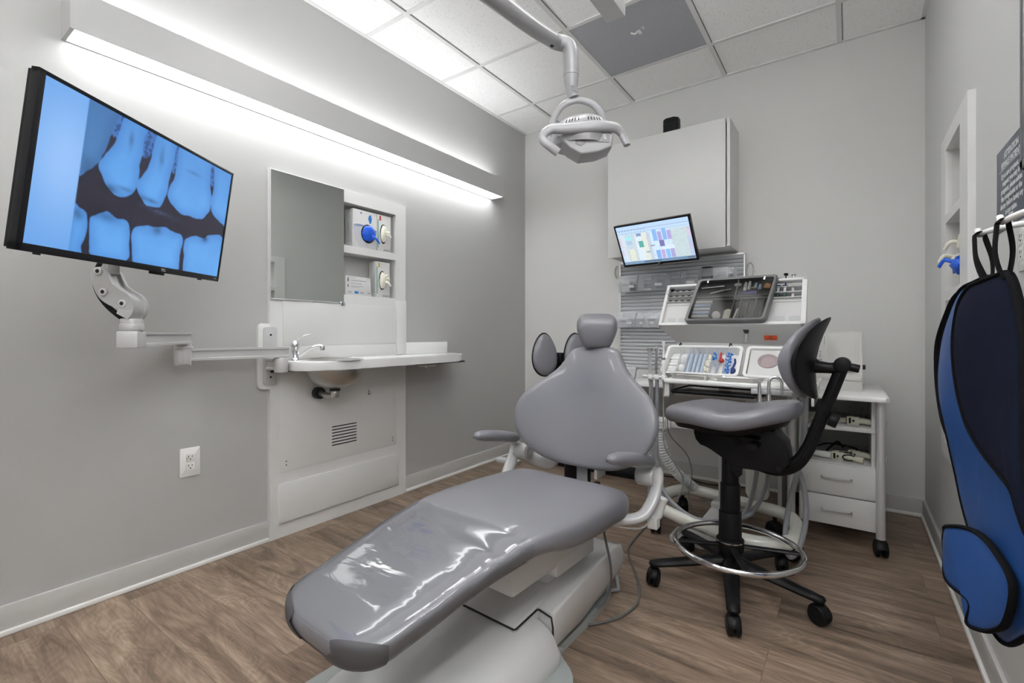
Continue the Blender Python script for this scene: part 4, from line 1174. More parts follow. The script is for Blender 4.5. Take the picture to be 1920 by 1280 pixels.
vis = [hp(-.092, -.080, -.09), hp(-.118, -.062, -.095), hp(-.143, -.040, -.095), hp(-.140, -.016, -.09), hp(-.112, .002, -.085), hp(-.06, .004, -.083), hp(0, .010, -.080), hp(.06, .016, -.075), hp(.11, .016, -.06), hp(.132, .000, -.055), hp(.141, -.022, -.058), hp(.149, -.044, -.062)]
vs_ = smooth(vis, 5); nn = len(vs_)
rad = [interp([0, .12, .22, .32, .45, .6, .72, .85, 1], [.0115, .0115, .0115, .012, .0145, .0155, .0145, .012, .010], i / (nn - 1)) for i in range(nn)]
b.tube(vs_, rad, n=16, flat=(1.35, 1.0)); b.done('handle', 'lightgrey', dl, angle=60)

# ================================================================== BACK WALL
cb = thing('wall_cabinet', 'white wall cabinet with one large plain door on the back wall', 'cabinet', (-.996, 3.27, 1.535))
b = B()
b.box((-1.395, 3.152, 1.536), (-.6155, YB - .0105, 1.553)); b.box((-1.395, 3.152, 2.302), (-.6155, YB - .0105, 2.319)); b.box((-1.395, 3.152, 1.553), (-1.377, YB - .0105, 2.302)); b.box((-.615, 3.132, 1.535), (-.597, YB - .0005, 2.32))
b.box((-1.377, YB - .01, 1.553), (-.615, YB, 2.302))
b.done('carcass', 'whitecab', cb)
b = B(); b.box((-1.395, 3.130, 1.530), (-.622, 3.149, 2.322), bev=.001); b.done('door', 'whitecab', cb)
t = thing('speaker', 'small black rounded speaker standing on top of the wall cabinet', 'speaker', (-.985, 3.25, 2.32))
b = B(); b.prism(rrect(-.05, -.045, .05, .045, .022), (-.985, 3.25, 2.3205), (1, 0, 0), (0, 1, 0), (0, 0, .125), bev=.008, seg=3); b.done('body', 'black', t)
b = B(); b.prism(rrect(-.0515, -.0465, .0515, .0465, .023), (-.985, 3.25, 2.405), (1, 0, 0), (0, 1, 0), (0, 0, .002)); b.done('trim_band', 'dark', t)
# slatwall
sw = thing('slat_panel', 'grey horizontal slat panel below the wall cabinet', 'slat panel', (-.985, 3.39, .735))
b = B()
z = .742; prof = [(3.409, .735)]
pitch = .0265
while z + pitch < 1.515:
    prof += [(3.404, z), (3.404, z + .0065), (3.388, z + .0085), (3.3815, z + pitch - .004), (3.384, z + pitch - .0008)]
    z += pitch
prof += [(3.384, 1.515), (3.409, 1.515)]
b.prism([(p[0], p[1]) for p in prof], (-1.405, 0, 0), (0, 1, 0), (0, 0, 1), (.842, 0, 0)); b.done('slats', 'slatwall', sw, angle=20)
b = B(); b.box((-1.414, 3.378, .735), (-1.404, 3.409, 1.522), bev=.001); b.box((-.564, 3.378, .735), (-.554, 3.409, 1.522), bev=.001); b.box((-1.414, 3.378, 1.513), (-.554, 3.409, 1.523), bev=.001); b.done('edge_trim', 'alu', sw)
for i, (x, z, lbl) in enumerate(((-1.436, 1.462, 'pale cable coil hanging at the left edge of the slat panel'), (-.528, 1.41, 'pale cable coil hanging at the right edge of the slat panel'))):
    t = thing('cable_coil', lbl, 'cable', (x, 3.39, z - .05))
    b = B()
    for k in range(3): b.tube([(x + (.017 + .003 * k) * math.cos(a), 3.400 - .004 * k, z + (.042 + .003 * k) * math.sin(a)) for a in [2 * PI * q / 28 for q in range(28)]], .002, n=6, closed=True)
    b.done('coil', 'wall' if False else 'base', t)
# clear bins
def bin_(lbl, x0, x1, z0, z1, div, labels, dep=.125):
    y1 = 3.383; y0 = y1 - dep
    t = thing('storage_bin', lbl, 'bin', ((x0 + x1) / 2, y1 - dep / 2, z0), group='clear bins on the slat panel')
    h = z1 - z0; th = .002
    b = B()
    side = [(y0 + .012, z0), (y1, z0), (y1, z1), (y0 + .035, z1 - .006), (y0, z0 + h * .55)]
    for x in (x0, x1 - th): b.prism(side, (x, 0, 0), (0, 1, 0), (0, 0, 1), (th, 0, 0))
    b.box((x0, y0 + .012, z0), (x1, y1, z0 + th)); b.box((x0, y1 - th, z0), (x1, y1, z1))
    b.prism([(y0 + .012, z0), (y0 + .014, z0), (y0 + .002, z0 + h * .55), (y0, z0 + h * .55)], (x0, 0, 0), (0, 1, 0), (0, 0, 1), (x1 - x0, 0, 0))
    b.box((x0, y0 - .003, z0 + h * .55), (x1, y0 + .003, z0 + h * .58))
    b.done('shell', 'bin', t)
    b = B(); b.prism([(y0 + .003, z0 + h * .58), (y0 + .005, z0 + h * .58), (y0 + .037, z1), (y0 + .035, z1)], (x0 + .003, 0, 0), (0, 1, 0), (0, 0, 1), (x1 - x0 - .006, 0, 0)); b.done('lid', 'clearbin', t)
    if div:
        b = B()
        for k in range(1, div):
            xx = lerp(x0, x1, k / div); b.prism(side, (xx, 0, 0), (0, 1, 0), (0, 0, 1), (.0016, 0, 0))
        b.done('divider', 'bin', t)
    if labels:
        b = B()
        for a, w_ in labels:
            xx = lerp(x0, x1, a); b.box((xx - w_ / 2, y0 + .002 + .0035, z0 + h * .22), (xx + w_ / 2, y0 + .0045 + .0005, z0 + h * .36) if False else (xx + w_ / 2, y0 + .0045, z0 + h * .38))
        b.done('label_card', 'card', t)
    return t
def carton(nm, lbl, cat, x0, x1, y0, y1, z0, z1, m, m2=None, group=None):
    t = thing(nm, lbl, cat, ((x0 + x1) / 2, (y0 + y1) / 2, z0), group=group)
    b = B(); b.mi = 0; b.box((x0, y0, z0), (x1, y1, z1), bev=.001); b.mi = 1; b.box((x0 + (x1 - x0) * .15, y0 - .0006, z0 + (z1 - z0) * .55), (x1 - (x1 - x0) * .15, y0 + .0004, z0 + (z1 - z0) * .75)); b.done('body', [m, m2 or m], t)
    return t
bin_('small clear bin at the left end of the upper row on the slat panel', -1.372, -1.238, 1.300, 1.418, 0, [(.72, .035)])
bin_('wide frosted bin in the middle of the upper row on the slat panel', -1.228, -.936, 1.304, 1.420, 3, [(.5, .05)])
bin_('wide frosted bin at the right end of the upper row on the slat panel', -.928, -.600, 1.304, 1.428, 3, [(.18, .055), (.82, .055)])
bin_('small clear bin at the left end of the lower row on the slat panel', -1.392, -1.250, 1.040, 1.152, 0, [(.72, .035)])
bin_('clear bin with two labels in the lower row, partly behind the tilted organiser', -1.240, -.940, 1.040, 1.152, 4, [(.12, .025), (.38, .025)])
carton('supply_box', 'white box inside the small upper left bin', 'box', -1.362, -1.30, 3.29, 3.36, 1.304, 1.375, 'card', 'cardgrey')
carton('supply_box', 'dark grey box inside the small upper left bin, right of the white one', 'box', -1.292, -1.252, 3.285, 3.34, 1.304, 1.35, 'dark', 'card')
carton('supply_box', 'white box inside the small lower left bin', 'box', -1.382, -1.315, 3.29, 3.36, 1.044, 1.11, 'card', 'cardgrey')
carton('supply_box', 'dark box standing in the right upper bin', 'box', -.80, -.745, 3.30, 3.37, 1.308, 1.44, 'dark', 'dark')
carton('supply_box', 'pale box leaning in the right upper bin, right of the dark one', 'box', -.735, -.64, 3.31, 3.37, 1.308, 1.43, 'card', 'cardgrey')
carton('supply_box', 'pale box in the lower row middle bin', 'box', -1.19, -1.10, 3.30, 3.37, 1.044, 1.12, 'card', 'cardgrey')

# small monitor -----------------------------------------------------------------
def sched(u, v):
    c = np.ones(u.shape + (3,)) * np.array([.62, .78, .93])
    n = vnoise(u * 1.7, v, 70, 5)
    def R(x0, y0, x1, y1, col, a=1.0):
        nonlocal c
        m = ((u >= x0) & (u < x1) & (v >= y0) & (v < y1))[..., None] * a
        c = c * (1 - m) + np.array(col) * m
    R(0, 0, 1, .09, (.55, .72, 1.0)); R(0, .09, 1, .12, (.25, .32, .55), .45); R(0, .12, 1, .17, (.60, .77, .98)); R(0, .17, 1, .185, (.3, .38, .6), .5)
    for k in range(9): R(.03 + k * .045, .10, .05 + k * .045, .13, (.15, .2, .4), .6); R(.03 + k * .045, .185, .045 + k * .045, .205, (.15, .2, .4), .5)
    cols = [(.03, .10, (.75, .80, .84)), (.10, .20, (.62, .72, .78)), (.20, .245, (.66, .72, .74)), (.245, .33, (.80, .90, .97)), (.33, .41, (.85, .86, .72)), (.41, .46, (.62, .68, .74)), (.46, .74, (.72, .86, .98)), (.74, .95, (.64, .74, .72)), (.95, 1, (.55, .62, .80))]
    for a, b_, k in cols: R(a, .22, b_, .93, k)
    R(.10, .26, .19, .36, (.40, .88, .90)); R(.10, .38, .19, .48, (.45, .62, .80)); R(.12, .60, .20, .90, (.85, .86, .62))
    R(.27, .22, .34, .29, (.22, .30, .52)); R(.28, .42, .35, .58, (.04, .42, .30))
    for k, cc in enumerate(((.25, .50, .90), (.48, .36, .72), (.25, .50, .90), (.50, .38, .75))):
        R(.50 + k * .065, .18 if k % 2 == 0 else .24, .555 + k * .065, .46, cc); R(.50 + k * .065, .70, .555 + k * .065, .92, ((.22, .45, .90), (.60, .42, .72), (.25, .55, .95), (.45, .38, .70))[k])
    R(.57, .46, .635, .62, (.16, .10, .38)); R(.44, .56, .50, .585, (.1, .1, .15)); R(.60, .62, .76, .70, (.80, .90, .98)); R(.36, .70, .42, .73, (.2, .3, .55)); R(0, .30, .03, .50, (.72, .6, .72)); R(0, .62, .03, .75, (.7, .6, .74)); R(.95, .25, .99, .45, (.78, .6, .72)); R(.95, .62, .99, .74, (.62, .55, .75))
    m = (n > .72)[..., None] * (v[..., None] > .2) * .22
    c = c * (1 - m) + np.array([.15, .2, .3]) * m
    R(0, .93, 1, 1, (.10, .22, .38)); R(.02, .945, .30, .985, (.35, .5, .7), .3); R(.30, .94, .55, .985, (.04, .08, .15)); R(.90, .945, .99, .985, (.03, .05, .1))
    return (np.clip(c, 0, 1) * .78 + np.array([.66, .80, .97]) * .22) ** 1.2
mc = [Vector(c) for c in ((-1.265, 2.948, 1.703), (-.764, 2.882, 1.700), (-.765, 3.029, 1.450), (-1.266, 3.095, 1.452))]
mcen = sum(mc, Vector()) / 4
mux = ((mc[1] - mc[0]) + (mc[2] - mc[3])).normalized(); muy = ((mc[0] - mc[3]) + (mc[1] - mc[2])); muy = (muy - mux * muy.dot(mux)).normalized(); mun = mux.cross(muy)
if mun.dot(Vector((0, 0, 1)) - mcen) < 0: mun = -mun
Q3 = lambda a, c, d=0.0: mcen + mux * a + muy * c + mun * d
mw, mh = .2535, .1455
mn = thing('computer_monitor', 'small black computer monitor showing an appointment schedule, below the wall cabinet', 'monitor', tuple(mcen - Vector((0, 0, .13))))
b = B()
for lo, hi in (((-mw, mh - .011), (mw, mh)), ((-mw, -mh), (mw, -mh + .015)), ((-mw, -mh), (-mw + .011, mh)), ((mw - .011, -mh), (mw, mh))):
    b.prism([(lo[0], lo[1]), (hi[0], lo[1]), (hi[0], hi[1]), (lo[0], hi[1])], Q3(0, 0, -.014), mux, muy, mun * .016, bev=.001)
b.done('bezel', 'bezel', mn)
b = B(); b.prism([(-mw + .003, -mh + .003), (mw - .003, -mh + .003), (mw - .003, mh - .003), (-mw + .003, mh - .003)], Q3(0, 0, -.035), mux, muy, mun * .034, bev=.006); b.done('back_shell', 'black', mn)
M['sched'] = vcol_emit('lit_schedule_screen', 0.40)
screen_grid('screen', mn, M['sched'], Q3(-mw + .011, mh - .011, .0006), Q3(mw - .011, mh - .011, .0006), Q3(mw - .011, -mh + .015, .0006), Q3(-mw + .011, -mh + .015, .0006), 240, 135, sched)
b = B(); text_mesh(b, 'DELL', Q3(.0, -mh + .0045, .0024), mux, muy, .008, 'CENTER', .0002, .0003); b.done('badge', 'alu', mn)
b = B(); b.tube(smooth([Q3(-.03, -mh + .003, -.02), Q3(-.022, -mh - .006, -.02), Q3(-.005, -mh - .011, -.02), Q3(.012, -mh - .008, -.02), Q3(.022, -mh + .003, -.02)]), .0025, n=8); b.done('cable', 'black', mn)
t = thing('monitor_bracket', 'dark jointed bracket holding the small computer monitor under the wall cabinet', 'monitor arm', (-1.0, 3.24, 1.50))
b = B(); b.prism(rrect(-.05, -.05, .05, .05, .01), Q3(0, 0, -.045), mux, muy, mun * .0095, bev=.002)
b.tube([Q3(0, 0, -.045), Q3(0, .0, -.075), (-1.0, 3.17, 1.512), (-1.0, 3.24, 1.512)], .012, n=12); b.box((-1.05, 3.20, 1.515), (-.95, 3.28, 1.534), bev=.003); b.done('arm', 'dark', t)

# desk along the back wall --------------------------------------------------------
dk = thing('back_desk', 'long white desk top running under the slat panel', 'desk', (-.87, 3.1, 0))
b = B(); b.box((-1.44, 2.84, .672), (-.30, 3.372, .700), bev=.003); b.done('desk_top', 'gloss', dk)
b = B(); b.box((-1.40, 3.36, .46), (-.32, 3.375, .672)); b.done('modesty_panel', 'whitecab', dk)
for x in (-1.43, -.325): b = B(); b.box((x, 2.98, 0.0), (x + .02, 3.36, .672)); b.done('side_panel', 'whitecab', dk)
b = B(); b.box((-1.405, 3.15, .60), (-.33, 3.19, .66)); b.done('cross_rail', 'whitecab', dk)
t = tag((lambda b: (b.box((-2.0, 3.12, 0), (-1.15, 3.30, .035), bev=.004), b.done('floor_mat', 'black'))[1])(B()), 'low black mat lying on the floor behind the dental chair', 'mat')
b = B(); b.tube(smooth([(-1.10, 3.30, .006), (-.9, 3.33, .006), (-.75, 3.30, .006), (-.6, 3.36, .006), (-.42, 3.33, .006)]), .004, n=8); tag(b.done('floor_cable', 'black'), 'black cable along the floor at the back wall baseboard', 'cable')

# white side table with drawers ------------------------------------------------------
st = thing('rolling_drawer_table', 'white rolling side table with two drawers and open shelves in the right corner', 'side table', (-.06, 2.94, 0))
b = B(); b.prism([(-.285, 2.635), (.128, 2.635), (.142, 2.649), (.142, 3.262), (-.285, 3.262)], (0, 0, .694), (1, 0, 0), (0, 1, 0), (0, 0, .022), bev=.005); b.done('table_top', 'gloss', st)
b = B()
b.box((-.205, 2.722, .093), (-.190, 3.22, .690)); b.box((.080, 2.735, .093), (.095, 3.22, .690)); b.box((-.19, 3.205, .093), (.08, 3.22, .69)); b.box((-.19, 2.73, .093), (.08, 3.205, .105)); b.box((-.19, 2.722, .375), (.095, 3.205, .387))
b.done('carcass', 'whitecab', st)
b = B(); b.box((-.19, 2.722, .541), (.093, 3.205, .562), bev=.001); b.done('shelf', 'whitecab', st)
for z0_, z1_ in ((.237, .383), (.096, .232)):
    b = B(); b.box((-.200, 2.705, z0_), (.096, 2.7215, z1_), bev=.001); dr = b.done('drawer', 'whitecab', st)
    zc = z1_ - .062
    b = B(); b.tube(smooth([(-.110, 2.705, zc), (-.110, 2.690, zc - .001), (-.100, 2.686, zc - .002), (-.052, 2.686, zc - .003), (-.004, 2.686, zc - .002), (.006, 2.690, zc - .001), (.006, 2.705, zc)], 4), .0035, n=8); b.done('handle', 'steel', dr)
for x, y in ((.112, 2.690), (-.235, 2.690), (.112, 3.215), (-.235, 3.215)):
    b = B(); b.cyl((x, y, .078), (x, y, .694), .0175, n=24); b.done('post', 'alu', st)
def caster(p, r, parent, rz=0.0, w=.017, m='black', top=None, gap=.012):
    """twin wheel caster with hood; p = floor point"""
    R = Matrix.Rotation(rz, 3, 'Z'); p = Vector(p); a = R @ Vector((1, 0, 0)); f_ = R @ Vector((0, 1, 0))
    b = B(); c = p + Vector((0, 0, r))
    for s in (-1, 1):
        b.cyl(c + a * s * gap * .5, c + a * s * (gap * .5 + w), r, n=28, bev=.004)
        b.cyl(c + a * s * (gap * .5 + w), c + a * s * (gap * .5 + w + .0012), r * .72, n=24)
    b.cyl(c - a * (gap * .5), c + a * (gap * .5), r * .5, n=14)
    hood = [p + Vector((0, 0, r)) + f_ * (r * 1.06 * math.cos(t_)) + Vector((0, 0, r * 1.08 * math.sin(t_))) for t_ in [math.radians(q) for q in range(20, 171, 15)]]
    b.tube(hood, gap * .5 + w * .7, n=8, flat=(.18, 1.0) if False else (1, .2), up=tuple(a))
    tz = top if top is not None else p.z + 2 * r + .02
    b.cyl(c + Vector((0, 0, r * .6)), (p.x, p.y, tz), .009, n=12)
    return b.done('caster', m, parent, angle=45)
for x, y, rz in ((.112, 2.690, .2), (-.235, 2.690, 1.2), (.112, 3.215, .5), (-.235, 3.215, .9)): caster((x, y, 0), .036, st, rz, top=.085)
# white desktop unit on the table
t = thing('desktop_unit', 'boxy off-white desktop scanner standing on the rolling side table', 'scanner', (-.05, 3.0, .716))
b = B()
b.prism([(2.88, .716), (3.16, .716), (3.16, 1.0), (2.96, 1.008), (2.915, .86), (2.905, .80), (2.89, .79), (2.88, .76)], (-.195, 0, 0), (0, 1, 0), (0, 0, 1), (.245, 0, 0), bev=.006); b.done('body', 'offwhite', t)
b = B(); nrm = Vector((0, -.148, .045)).normalized()
def fp(x, k, off=.0): # point on the sloped front
    p = Vector((x, lerp(2.915, 2.96, k), lerp(.86, 1.008, k))); return p + Vector((0, -.957, .29)) * off
su = Vector((0, .045, .148)).normalized()
b.prism(rrect(0, 0, .135, .145, .006), fp(-.098, .0, -.002), (1, 0, 0), su, Vector((0, -.957, .29)) * .004, bev=.0012)
b.prism(rrect(0.03, -.06, .118, .09, .010), fp(-.098, .05, -.002), (1, 0, 0), su, Vector((0, -.957, .29)) * .008, bev=.003)
b.box((-.195, 2.876, .765), (.045, 2.90, .785), bev=.003); b.done('cover', 'offwhite', t)
b = B()
b.prism([(0, 0), (.004, 0), (.004, .045), (0, .045)], fp(-.110, .55, .0), (1, 0, 0), su, Vector((0, -.957, .29)) * .001)
for k, w_ in ((0.02, .010), (.14, .006), (.22, .005), (.30, .005)): b.prism([(w_ * math.cos(q * PI / 8), w_ * .7 * math.sin(q * PI / 8)) for q in range(16)], fp(-.126, k, 0), (1, 0, 0), su, Vector((0, -.957, .29)) * .001)
b.done('button', 'cardgrey', t)
b = B(); b.box((.050, 3.0, .815), (.064, 3.03, .838), bev=.003); b.done('side_knob', 'dark', t)

# cream handpieces on the shelves
def handpiece(lbl, c, z, yaw, L=.20, flip=1):
    t = thing('curing_handpiece', lbl, 'dental handpiece', (c[0], c[1], z))
    R = Matrix.Rotation(yaw, 3, 'Z'); O = Vector((c[0], c[1], z + .018))
    q = lambda a, c_, d=0: O + R @ Vector((a, c_, d))
    b = B(); b.tube(smooth([q(.0, 0), q(.03 * flip, 0, .004), q(.07 * flip, 0, .0), q(L * .62 * flip, 0, -.003)], 4), [.016, .0165, .0165, .016, .015, .0145, .014, .014, .0145, .015, .0155, .016, .016], n=16); b.tube([q(-.03 * flip, 0), q(-L * .42 * flip, .004, -.004)], [.012, .012], n=14); b.done('grip', 'cream', t, angle=60)
    b = B(); b.box(tuple(q(-.025, -.017, -.018)), tuple(q(.02, .017, .022)), bev=.003, R=R) ; b.done('block', 'cream', t)
    b = B(); b.box(tuple(q(-.018, -.019, -.010)), tuple(q(-.010, -.014, .016)), bev=.001); b.box(tuple(q(-.004, -.019, -.002)), tuple(q(.004, -.016, .008)), bev=.001); b.box(tuple(q(.002, -.005, .020)), tuple(q(.05, .005, .026)), bev=.001); b.done('clip', 'black', t)
    return t
handpiece('cream handpiece with a grip to the right on the middle shelf of the side table', (.015, 2.80), .562, -.12)
handpiece('cream handpiece lying at the left end of the middle shelf, beside the table post', (-.145, 2.86), .562, 1.35)
handpiece('cream handpiece at the back of the lower open shelf, above the drawers', (.02, 2.87), .387, -.15)
t = handpiece('white-tipped handpiece with a black cable loop at the front of the lower open shelf', (-.045, 2.79), .387, -.22, L=.16, flip=1)
b = B(); b.tube([(-.005 + .024 * math.cos(a), 2.768, .408 + .013 * math.sin(a)) for a in [2 * PI * k / 20 for k in range(20)]], .003, n=8, closed=True); b.done('cable_loop', 'black', t)
b = B(); b.tube([(-.155, 2.80, .408), (-.105, 2.795, .406), (-.075, 2.79, .405)], [.013, .0165, .0165], n=16); b.mi = 1; b.box((-.14, 2.781, .413), (-.137, 2.783, .417)); b.done('white_sleeve', ['gloss', 'printred'], t)
b = B(); b.tube(smooth([(-.16, 2.95, .40), (-.10, 3.0, .42), (-.04, 2.95, .43), (.02, 3.0, .41), (.06, 2.93, .40)]), .004, n=8); b.tube(smooth([(-.10, 2.93, .395), (-.07, 2.95, .43), (-.05, 2.92, .45), (-.03, 2.95, .42)]), .005, n=8)
tag(b.done('black_cable', 'black'), 'tangled black cable at the back of the lower open shelf', 'cable')
b = B(); b.tube(smooth([(.0, 3.05, .567), (.02, 3.1, .62), (.03, 3.12, .66), (.05, 3.1, .62), (.06, 3.02, .567)]), .003, n=8); tag(b.done('shelf_cable', 'cream'), 'thin cream cable looping behind the middle shelf', 'cable')

# ================================================================== DELIVERY CART
cart = thing('dental_cart', 'white rolling dental delivery cart with a tubular base and a tilted organiser', 'dental cart', (-.51, 2.47, 0))
loop = [(-.83, 2.47, .13), (-.80, 2.62, .13), (-.735, 2.725, .13), (-.60, 2.715, .13), (-.42, 2.67, .13), (-.283, 2.635, .13), (-.215, 2.56, .13), (-.190, 2.40, .13), (-.225, 2.245, .13), (-.352, 2.19, .13), (-.512, 2.235, .13), (-.684, 2.304, .13), (-.79, 2.37, .13)]
b = B(); b.tube(smooth(loop, 6, closed=True), .030, n=18, closed=True); b.done('base_tube', 'ivory', cart, angle=60)
for x, y, rz in ((-.794, 2.36, .3), (-.765, 2.72, .5), (-.30, 2.64, .9), (-.205, 2.42, 1.3)): caster((x, y, 0), .038, cart, rz, top=.115, w=.018)
b = B(); b.box((-.56, 2.26, .115), (-.47, 2.70, .145), bev=.006); b.cyl((-.505, 2.53, .14), (-.505, 2.53, .775), .030, n=28); b.box((-.56, 2.47, .14), (-.45, 2.59, .17), bev=.008); b.done('column', 'armwhite', cart)
b = B(); b.cyl((-.385, 2.70, .155), (-.385, 2.70, .75), .055, n=32, bev=.03); b.done('canister', 'ivory', cart)
# worktop
b = B()
wt = [(-.735, 2.30), (-.70, 2.275), (-.30, 2.265), (-.16, 2.275), (-.115, 2.33), (-.11, 2.74), (-.74, 2.74)]
b.prism(wt, (0, 0, .762), (1, 0, 0), (0, 1, 0), (0, 0, .020), bev=.006)
b.box((-.72, 2.30, .70), (-.71, 2.72, .762)); b.box((-.13, 2.30, .70), (-.12, 2.72, .762))
b.done('worktop', 'gloss', cart)
b = B(); b.prism([(-.745, .69), (-.715, .69), (-.705, .762), (-.735, .762)], (0, 2.33, 0), (1, 0, 0), (0, 0, 1), (0, .05, 0)); b.box((-.69, 2.335, .700), (-.28, 2.35, .708)); b.box((-.685, 2.325, .706), (-.30, 2.333, .7125), bev=.001); b.done('tray_rail', 'gloss', cart)
# organiser: tilted panel, frame + cells
O0 = Vector((-.866, 2.625, 1.036)); OU = Vector((1, -.035, 0)).normalized(); OV = Vector((0, .115, .230)).normalized(); OW, OH = .70, .257
ON = OU.cross(OV)
if ON.y > 0: ON = -ON
o3 = lambda a, c, d=0.0: O0 + OU * a + OV * c + ON * d
def oprism(b, x0, y0, x1, y1, d0, d1, bev=0.0): b.prism([(x0, y0), (x1, y0), (x1, y1), (x0, y1)], o3(0, 0, d0), OU, OV, ON * (d1 - d0), bev=bev)
b = B()
lt = .030
b.prism([(0.0, 0.0), (OW, 0), (OW, .016), (0, .016)], o3(0, 0, -.012), OU, OV, ON * .030, bev=.002)
b.prism([(.015, OH - .014), (OW, OH - .014), (OW, OH), (.018, OH)], o3(0, 0, -.012), OU, OV, ON * .030, bev=.002)
b.prism([(0, 0), (.016, 0), (.034, OH), (.018, OH)], o3(0, 0, -.012), OU, OV, ON * .030, bev=.002)
b.prism([(OW - .022, 0), (OW, 0), (OW, OH), (OW - .022, OH)], o3(0, 0, -.012), OU, OV, ON * .030, bev=.002)
b.done('organiser_frame', 'organ', cart)
b = B(); b.mi = 0
def slab_holes(xs0, xs1, slots, y0, y1):
    X = sorted({xs0, xs1, *[s_[0] for s_ in slots], *[s_[1] for s_ in slots]})
    Y = sorted({y0, y1, *[s_[2] for s_ in slots], *[s_[3] for s_ in slots]})
    for i in range(len(X) - 1):
        for j in range(len(Y) - 1):
            xm, ym = (X[i] + X[i + 1]) / 2, (Y[j] + Y[j + 1]) / 2
            if not any(s_[0] < xm < s_[1] and s_[2] < ym < s_[3] for s_ in slots): oprism(b, X[i], Y[j], X[i + 1], Y[j + 1], -.010, -.006)
oprism(b, .016, .016, .678, .150, -.010, -.006)
b.mi = 1; oprism(b, .020, .150, .678, .243, -.034, -.030)
for y in (.150, .180, .212): b.mi = 0; oprism(b, .026, y, .175, y + .003, -.030, .012); oprism(b, .505, y, .678, y + .003, -.030, .012)
b.mi = 0
for x0_, x1_ in ((.03, .17), (.51, .675)): oprism(b, x0_, .134, x1_, .151, -.006, -.003)
b.mi = 2
for y in (.1535, .1835, .2155):
    for k in range(4): b.prism([(.046 + k * .033 + .011 * math.cos(q * PI / 6), y + .0012 + .0034 * math.sin(q * PI / 6)) for q in range(12)], o3(0, 0, .0105), OU, OV, ON * .0022)
b.mi = 3
for x in (.040, .098, .560, .625):
    b.prism([(x + p[0], .030 + p[1]) for p in rrect(0, 0, .046 if x < .3 else .052, .026, .0125, 5)], o3(0, 0, -.0055), OU, OV, ON * .001)
b.done('organiser_cells', ['cell', 'organg', 'slot', 'organg'], cart)
b = B()
# rear hood below the organiser and its post
b.ring_faces([[o3(.0, .004, -.012), o3(OW, .004, -.012), o3(OW, .0, -.004), o3(0, .0, -.004)], [Vector((-.80, 2.76, .945)), Vector((-.14, 2.73, .945)), Vector((-.14, 2.725, .942)), Vector((-.80, 2.75, .942))]])
b.box((-.80, 2.735, .78), (-.14, 2.75, .948), bev=.003)
b.done('hood', 'hood', cart)
b = B(); b.mi = 0; b.prism([(-.436, .955), (-.428, .955), (-.422, 1.018), (-.434, 1.018)], (0, 2.655, 0), (1, 0, 0), (0, 0, 1), (0, .012, 0), bev=.001); b.mi = 1; b.prism([(-.446, 1.024), (-.412, 1.024), (-.420, .998), (-.434, .998)], (0, 2.635, 0), (1, 0, 0), (0, 0, 1), (0, .02, 0), bev=.002); b.done('post_bracket', ['alu', 'dark'], cart)
b = B(); b.prism(rrect(0, 0, .058, .028, .003), (-.352, 2.6865, .966), (1, -.03, 0), (0, -.50, .86), (0, -.002, -.001)); sg2 = b.done('biohazard_label', 'orange', cart, label='orange biohazard label on the hood')
b = B()
cx_, cz_ = .029, .015
for k in range(3):
    a = PI / 2 + k * 2 * PI / 3
    b.tube([Vector((-.352, 2.6840, .966)) + Vector((1, -.03, 0)) * (cx_ + .0042 * math.cos(a) + .0042 * math.cos(q)) + Vector((0, -.50, .86)) * (cz_ + .0042 * math.sin(a) + .0042 * math.sin(q)) for q in [2 * PI * w_ / 12 for w_ in range(12)]], .0009, n=5, closed=True)
b.prism([(.006, .004), (.052, .004), (.052, .006), (.006, .006)], (-.352, 2.6840, .966), (1, -.03, 0), (0, -.50, .86), (0, -.0008, 0))
b.done('biohazard_symbol', 'print', sg2)
# smoked-lid tray lying on the organiser
tr = thing('lidded_tray', 'charcoal instrument tray with a smoked clear lid leaning on the organiser', 'tray', tuple(o3(.36, .0, .02)))
tA = [(.150, .004), (.535, .004), (.580, .262), (.195, .262)]
def trprism(b, pts, d0, d1, bev=0): b.prism(pts, o3(0, 0, d0), OU, OV, ON * (d1 - d0), bev=bev)
def inset(poly, m):
    cx = sum(p[0] for p in poly) / 4; cy = sum(p[1] for p in poly) / 4
    return [(p[0] + math.copysign(m * (1.15 if p[0] < cx else 1.15), cx - p[0]), p[1] + math.copysign(m, cy - p[1])) for p in poly]
def rpoly(poly, r, n=5):
    out = []
    N_ = len(poly)
    for i in range(N_):
        p0, p1, p2 = Vector((*poly[i - 1], 0)), Vector((*poly[i], 0)), Vector((*poly[(i + 1) % N_], 0))
        a = p1 + (p0 - p1).normalized() * r; c = p1 + (p2 - p1).normalized() * r
        for k in range(n + 1):
            t = k / n; q = a * (1 - t) ** 2 + p1 * 2 * t * (1 - t) + c * t ** 2; out.append((q.x, q.y))
    return out
b = B(); outer = rpoly(tA, .022); inn = rpoly(inset(tA, .014), .014)
rows = [[o3(p[0], p[1], .020) for p in outer], [o3(p[0], p[1], .050) for p in outer], [o3(lerp(p[0], q[0], .3), lerp(p[1], q[1], .3), .055) for p, q in zip(outer, inn)], [o3(p[0], p[1], .053) for p in inn], [o3(p[0], p[1], .024) for p in inn]]
b.ring_faces(rows, (True, True)); b.done('tray_body', 'trayrim', tr, angle=40)
b = B(); trprism(b, rpoly(inset(tA, .015), .012), .0245, .026); b.done('tray_floor', 'trayin', tr)
b = B()
for y0, y1, x0, x1 in ((.150, .152, .20, .555), (.135, .137, .20, .555)): trprism(b, [(x0, y0), (x1, y0), (x1, y1), (x0, y1)], .026, .046)
trprism(b, [(.385, .137), (.388, .137), (.40, .248), (.397, .248)], .026, .046)
